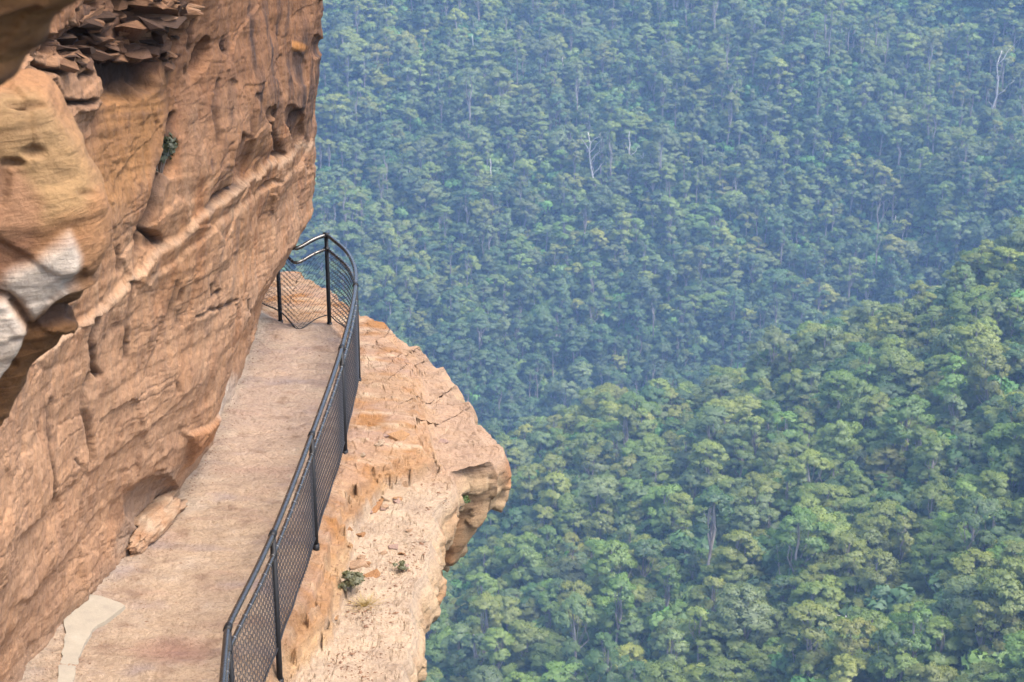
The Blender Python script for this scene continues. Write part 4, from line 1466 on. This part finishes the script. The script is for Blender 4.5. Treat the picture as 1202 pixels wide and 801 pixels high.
names = [f'{LEAFS[col_i[i]][0]} {TREE[shape_i[i]][0]}' for i in range(n)]
base_lab = {i: f'{names[i]} gum tree {zone(u[i], v[i])}' for i in NEAR}
cnt = {}
for i in NEAR:
    cnt.setdefault(base_lab[i], []).append(i)
labels = {}
used = {}
for lab, ids in cnt.items():
    if len(ids) == 1:
        labels[ids[0]] = lab
        continue
    for i in ids:
        dd = np.hypot(u[NEAR] - u[i], (v[NEAR] - v[i]))
        for j in NEAR[np.argsort(dd)][1:14]:
            rel = 'above' if v[i] < v[j] - 12 else 'below' if v[i] > v[j] + 12 else 'beside'
            s = f'{lab.split(",")[0]}, {rel} a {names[j]} tree'.replace('under the outer face of the ledge', 'under the ledge edge')
            if len(s.split()) <= 16 and s not in used and names[j] != names[i]:
                break
        if len(s.split()) > 16:
            s = lab
        used[s] = 1
        labels[i] = s
for i in NEAR:
    e = bpy.data.objects.new('gum_tree', None)
    COL.objects.link(e)
    e.location = (xs[i], ys[i], zs[i])
    e.rotation_euler = (0, 0, rot[i])
    e.scale = sc3[i]
    e['label'] = labels[i]
    e['category'] = 'tree'
    e['group'] = 'gum trees of the near forest slope'
    crown(shape_i[i], col_i[i], e)
    link('trunk', trunk_me[shape_i[i]], parent=e)

# the rest of the forest: one object, instanced over points
def instanced(name, pts, variant, scale, rotz, templates, kind='stuff'):
    coll = bpy.data.collections.new(name + '_models')
    for k, (me_, mt_) in enumerate(templates):
        ob = bpy.data.objects.new(f'{name}_model_{k:03d}', me_)
        coll.objects.link(ob)
        ob.material_slots[0].link = 'OBJECT'
        ob.material_slots[0].material = mt_
    me = bpy.data.meshes.new(name)
    me.from_pydata(pts.tolist(), [], [])
    for nm_, arr, ty in (('variant', variant, 'INT'), ('sc', scale, 'FLOAT_VECTOR'), ('rz', rotz, 'FLOAT')):
        at = me.attributes.new(nm_, ty, 'POINT')
        at.data.foreach_set('vector' if ty == 'FLOAT_VECTOR' else 'value', np.ascontiguousarray(arr, dtype=np.int32 if ty == 'INT' else np.float32).ravel())
    ng = bpy.data.node_groups.new(name + '_scatter', 'GeometryNodeTree')
    ng.interface.new_socket('Geometry', in_out='INPUT', socket_type='NodeSocketGeometry')
    ng.interface.new_socket('Geometry', in_out='OUTPUT', socket_type='NodeSocketGeometry')
    gi, go = ng.nodes.new('NodeGroupInput'), ng.nodes.new('NodeGroupOutput')
    ip_ = ng.nodes.new('GeometryNodeInstanceOnPoints')
    ci = ng.nodes.new('GeometryNodeCollectionInfo')
    ci.inputs['Collection'].default_value = coll
    ci.inputs['Separate Children'].default_value = True
    ci.inputs['Reset Children'].default_value = True
    ng.links.new(gi.outputs[0], ip_.inputs['Points'])
    ng.links.new(ci.outputs[0], ip_.inputs['Instance'])
    ip_.inputs['Pick Instance'].default_value = True
    def attr(nm_, ty):
        a = ng.nodes.new('GeometryNodeInputNamedAttribute')
        a.data_type = ty
        a.inputs['Name'].default_value = nm_
        return a.outputs[0]
    ng.links.new(attr('variant', 'INT'), ip_.inputs['Instance Index'])
    ng.links.new(attr('sc', 'FLOAT_VECTOR'), ip_.inputs['Scale'])
    cx = ng.nodes.new('ShaderNodeCombineXYZ')
    ng.links.new(attr('rz', 'FLOAT'), cx.inputs[2])
    ng.links.new(cx.outputs[0], ip_.inputs['Rotation'])
    ng.links.new(ip_.outputs[0], go.inputs[0])
    o = link(name, me, kind=kind)
    md = o.modifiers.new('scatter', 'NODES')
    md.node_group = ng
    return o

tmpl = []
for i in range(len(TREE)):
    tv = np.vstack(TREE[i][5].V)
    tf = np.vstack(TREE[i][5].F)
    t3 = np.vstack([tf[:, [0, 1, 2]], tf[:, [0, 2, 3]]])
    cv = TREE[i][3]
    F_ = np.vstack([np.arange(len(cv)).reshape(-1, 3), t3 + len(cv)])
    fm = np.r_[np.zeros(len(cv) // 3, int), np.ones(len(t3), int)]
    # trunk vertex normals
    tn = np.zeros_like(tv)
    fnm = np.cross(tv[t3[:, 1]] - tv[t3[:, 0]], tv[t3[:, 2]] - tv[t3[:, 0]])
    for k in range(3):
        np.add.at(tn, t3[:, k], fnm)
    tn /= np.linalg.norm(tn, axis=1)[:, None] + 1e-9
    me_ = raw_mesh('forest_tree_model', np.vstack([cv, tv]), F_, [LEAFS[0][1], M_BARK], True, None, fm, np.vstack([TREE[i][4], tn]))
    tmpl += [(me_, LEAFS[c][1]) for c in range(len(LEAFS))]
rest = ~near_set
instanced('forest', np.stack([xs, ys, zs], 1)[rest], (shape_i * len(LEAFS) + col_i)[rest], sc3[rest], rot[rest], tmpl)

# undergrowth: low bushy crowns and ferny patches
us_t = []
for k in range(4):
    r_k = np.random.default_rng(400 + k)
    Vs, Ns = [], []
    for j in range(14):
        q = r_k.uniform(0.7, 1.3)
        v_, n_ = leaf_tris((r_k.normal(0, 1.5), r_k.normal(0, 1.5), r_k.uniform(0.6, 4.2)), (q, q, q * 0.8), 80, 0.55, r_k, 0.3)
        Vs.append(v_)
        Ns.append(n_)
    V_ = np.vstack(Vs)
    me_ = raw_mesh('bush_model', V_, np.arange(len(V_)).reshape(-1, 3), [M_FERN], True, None, None, np.vstack(Ns))
    us_t += [(me_, mt) for mt in (LEAFS[2][1], LEAFS[3][1], M_FERN)]
bx_, by_ = scatter(-260, 380, 225, 1010, 4.2, r)
bz_ = terrain(bx_, by_)
u_, v_ = project(np.stack([bx_, by_, bz_], 1))
kp = (u_ > 60) & (u_ < 1380) & (v_ > -80) & (v_ < 980)
bx_, by_, bz_ = bx_[kp], by_[kp], bz_[kp]
instanced('undergrowth', np.stack([bx_, by_, bz_ - 0.6], 1), r.integers(0, 4, len(bx_)) * 3 + np.where(r.random(len(bx_)) < 0.5, 0, np.where(r.random(len(bx_)) < 0.5, 1, 2)),
          r.uniform(0.8, 2.2, (len(bx_), 1)) * r.uniform(0.8, 1.2, (len(bx_), 3)), r.uniform(0, 6.28, len(bx_)), us_t)

# bare dead trees that stand out pale against the forest
def dead_tree(u_, vb, hpx, lean, forks, label, seed):
    p = march(u_, vb)
    dep = p[1] * CP - (p[2] - CAM_H) * SP
    H = hpx * dep / FPX / 0.93 + 3
    r = np.random.default_rng(seed)
    e = bpy.data.objects.new('dead_tree', None)
    COL.objects.link(e)
    e.location = p
    e['label'] = label
    e['category'] = 'dead tree'
    e['group'] = 'bare dead trees in the forest'
    mb = MB()
    P_, R_ = limb((0, 0, -2), (lean * H, 0, H), 0.55, 0.14, r, 8, 0.015)
    mb.tube(P_, R_, 6)
    link('trunk', mb.mesh('trunk', [M_DEAD]), parent=e)
    for k in range(forks):
        j = 3 + (k % 4)
        a = r.uniform(0, 6.28)
        l_ = H * r.uniform(0.10, 0.22)
        Q_, QR = limb(P_[j], P_[j] + [math.cos(a) * l_, math.sin(a) * l_ * 0.5, l_ * r.uniform(0.7, 1.6)], 0.17, 0.05, r, 5, 0.07)
        mb = MB()
        mb.tube(Q_, QR, 5)
        link('branch', mb.mesh('branch', [M_DEAD]), parent=e)
for k, a in enumerate([
        (700, 245, 78, -0.12, 7, 'tall forked bleached tree, the brightest snag on the hazy far slope'),
        (562, 92, 40, -0.15, 2, 'leaning pale snag on the upper far slope nearest the cliff'),
        (752, 232, 42, 0.03, 4, 'short pale snag with a bent top beside the brightest forked snag'),
        (739, 208, 44, -0.02, 2, 'thin grey snag on the far slope between two brighter snags'),
        (1158, 185, 110, 0.05, 4, 'very tall pale bare trunk on the far slope near the right edge'),
        (1040, 288, 26, 0.25, 1, 'leaning white trunk just above the crest of the near spur'),
        (579, 230, 34, -0.08, 1, 'slim pale trunk low on the far slope beside the cliff corner'),
        (660, 105, 28, 0.0, 1, 'short white trunk below a clearing on the upper far slope'),
        (590, 135, 32, -0.12, 1, 'small leaning pale trunk under the leaning upper snag'),
        (1048, 560, 46, 0.12, 6, 'grey bare-limbed tree standing in the middle of the near slope'),
        (1150, 415, 52, -0.02, 2, 'pale upright trunk on the near spur close to the right edge'),
        (930, 455, 40, -0.1, 4, 'bare leaning trunk partway down the crest of the near spur'),
        (860, 712, 50, 0.1, 9, 'bare grey tree with spreading twiggy limbs low on the near slope'),
        (985, 785, 46, 0.05, 8, 'white-limbed bare tree at the foot of the near slope')]):
    dead_tree(a[0], a[1], a[2], a[3], a[4], a[5], 700 + k)

# ------------------------------------------------------------------ haze: the blue valley air
m = bpy.data.materials.new('valley_air')
m.use_nodes = True
nt = m.node_tree
nt.nodes.remove(nt.nodes['Principled BSDF'])
pv = nt.nodes.new('ShaderNodeVolumePrincipled')
pv.inputs['Color'].default_value = (0.36, 0.59, 1.0, 1)
pv.inputs['Density'].default_value = 0.00024
pv.inputs['Anisotropy'].default_value = 0.0
nt.links.new(pv.outputs[0], nt.nodes['Material Output'].inputs['Volume'])
zlo, zhi = float(GZ.min()) - 1.5, max(22.0, float(GZ.max()) + 30)
lo, hi = np.array([-950, -80, zlo]), np.array([1050, 1750, zhi])
V_ = np.array([(x, y, z) for x in (lo[0], hi[0]) for y in (lo[1], hi[1]) for z in (lo[2], hi[2])])
F_ = np.array([(0, 1, 3, 2), (4, 6, 7, 5), (0, 4, 5, 1), (2, 3, 7, 6), (0, 2, 6, 4), (1, 5, 7, 3)])
link('haze', raw_mesh('haze', V_, F_, [m], False), kind='stuff')
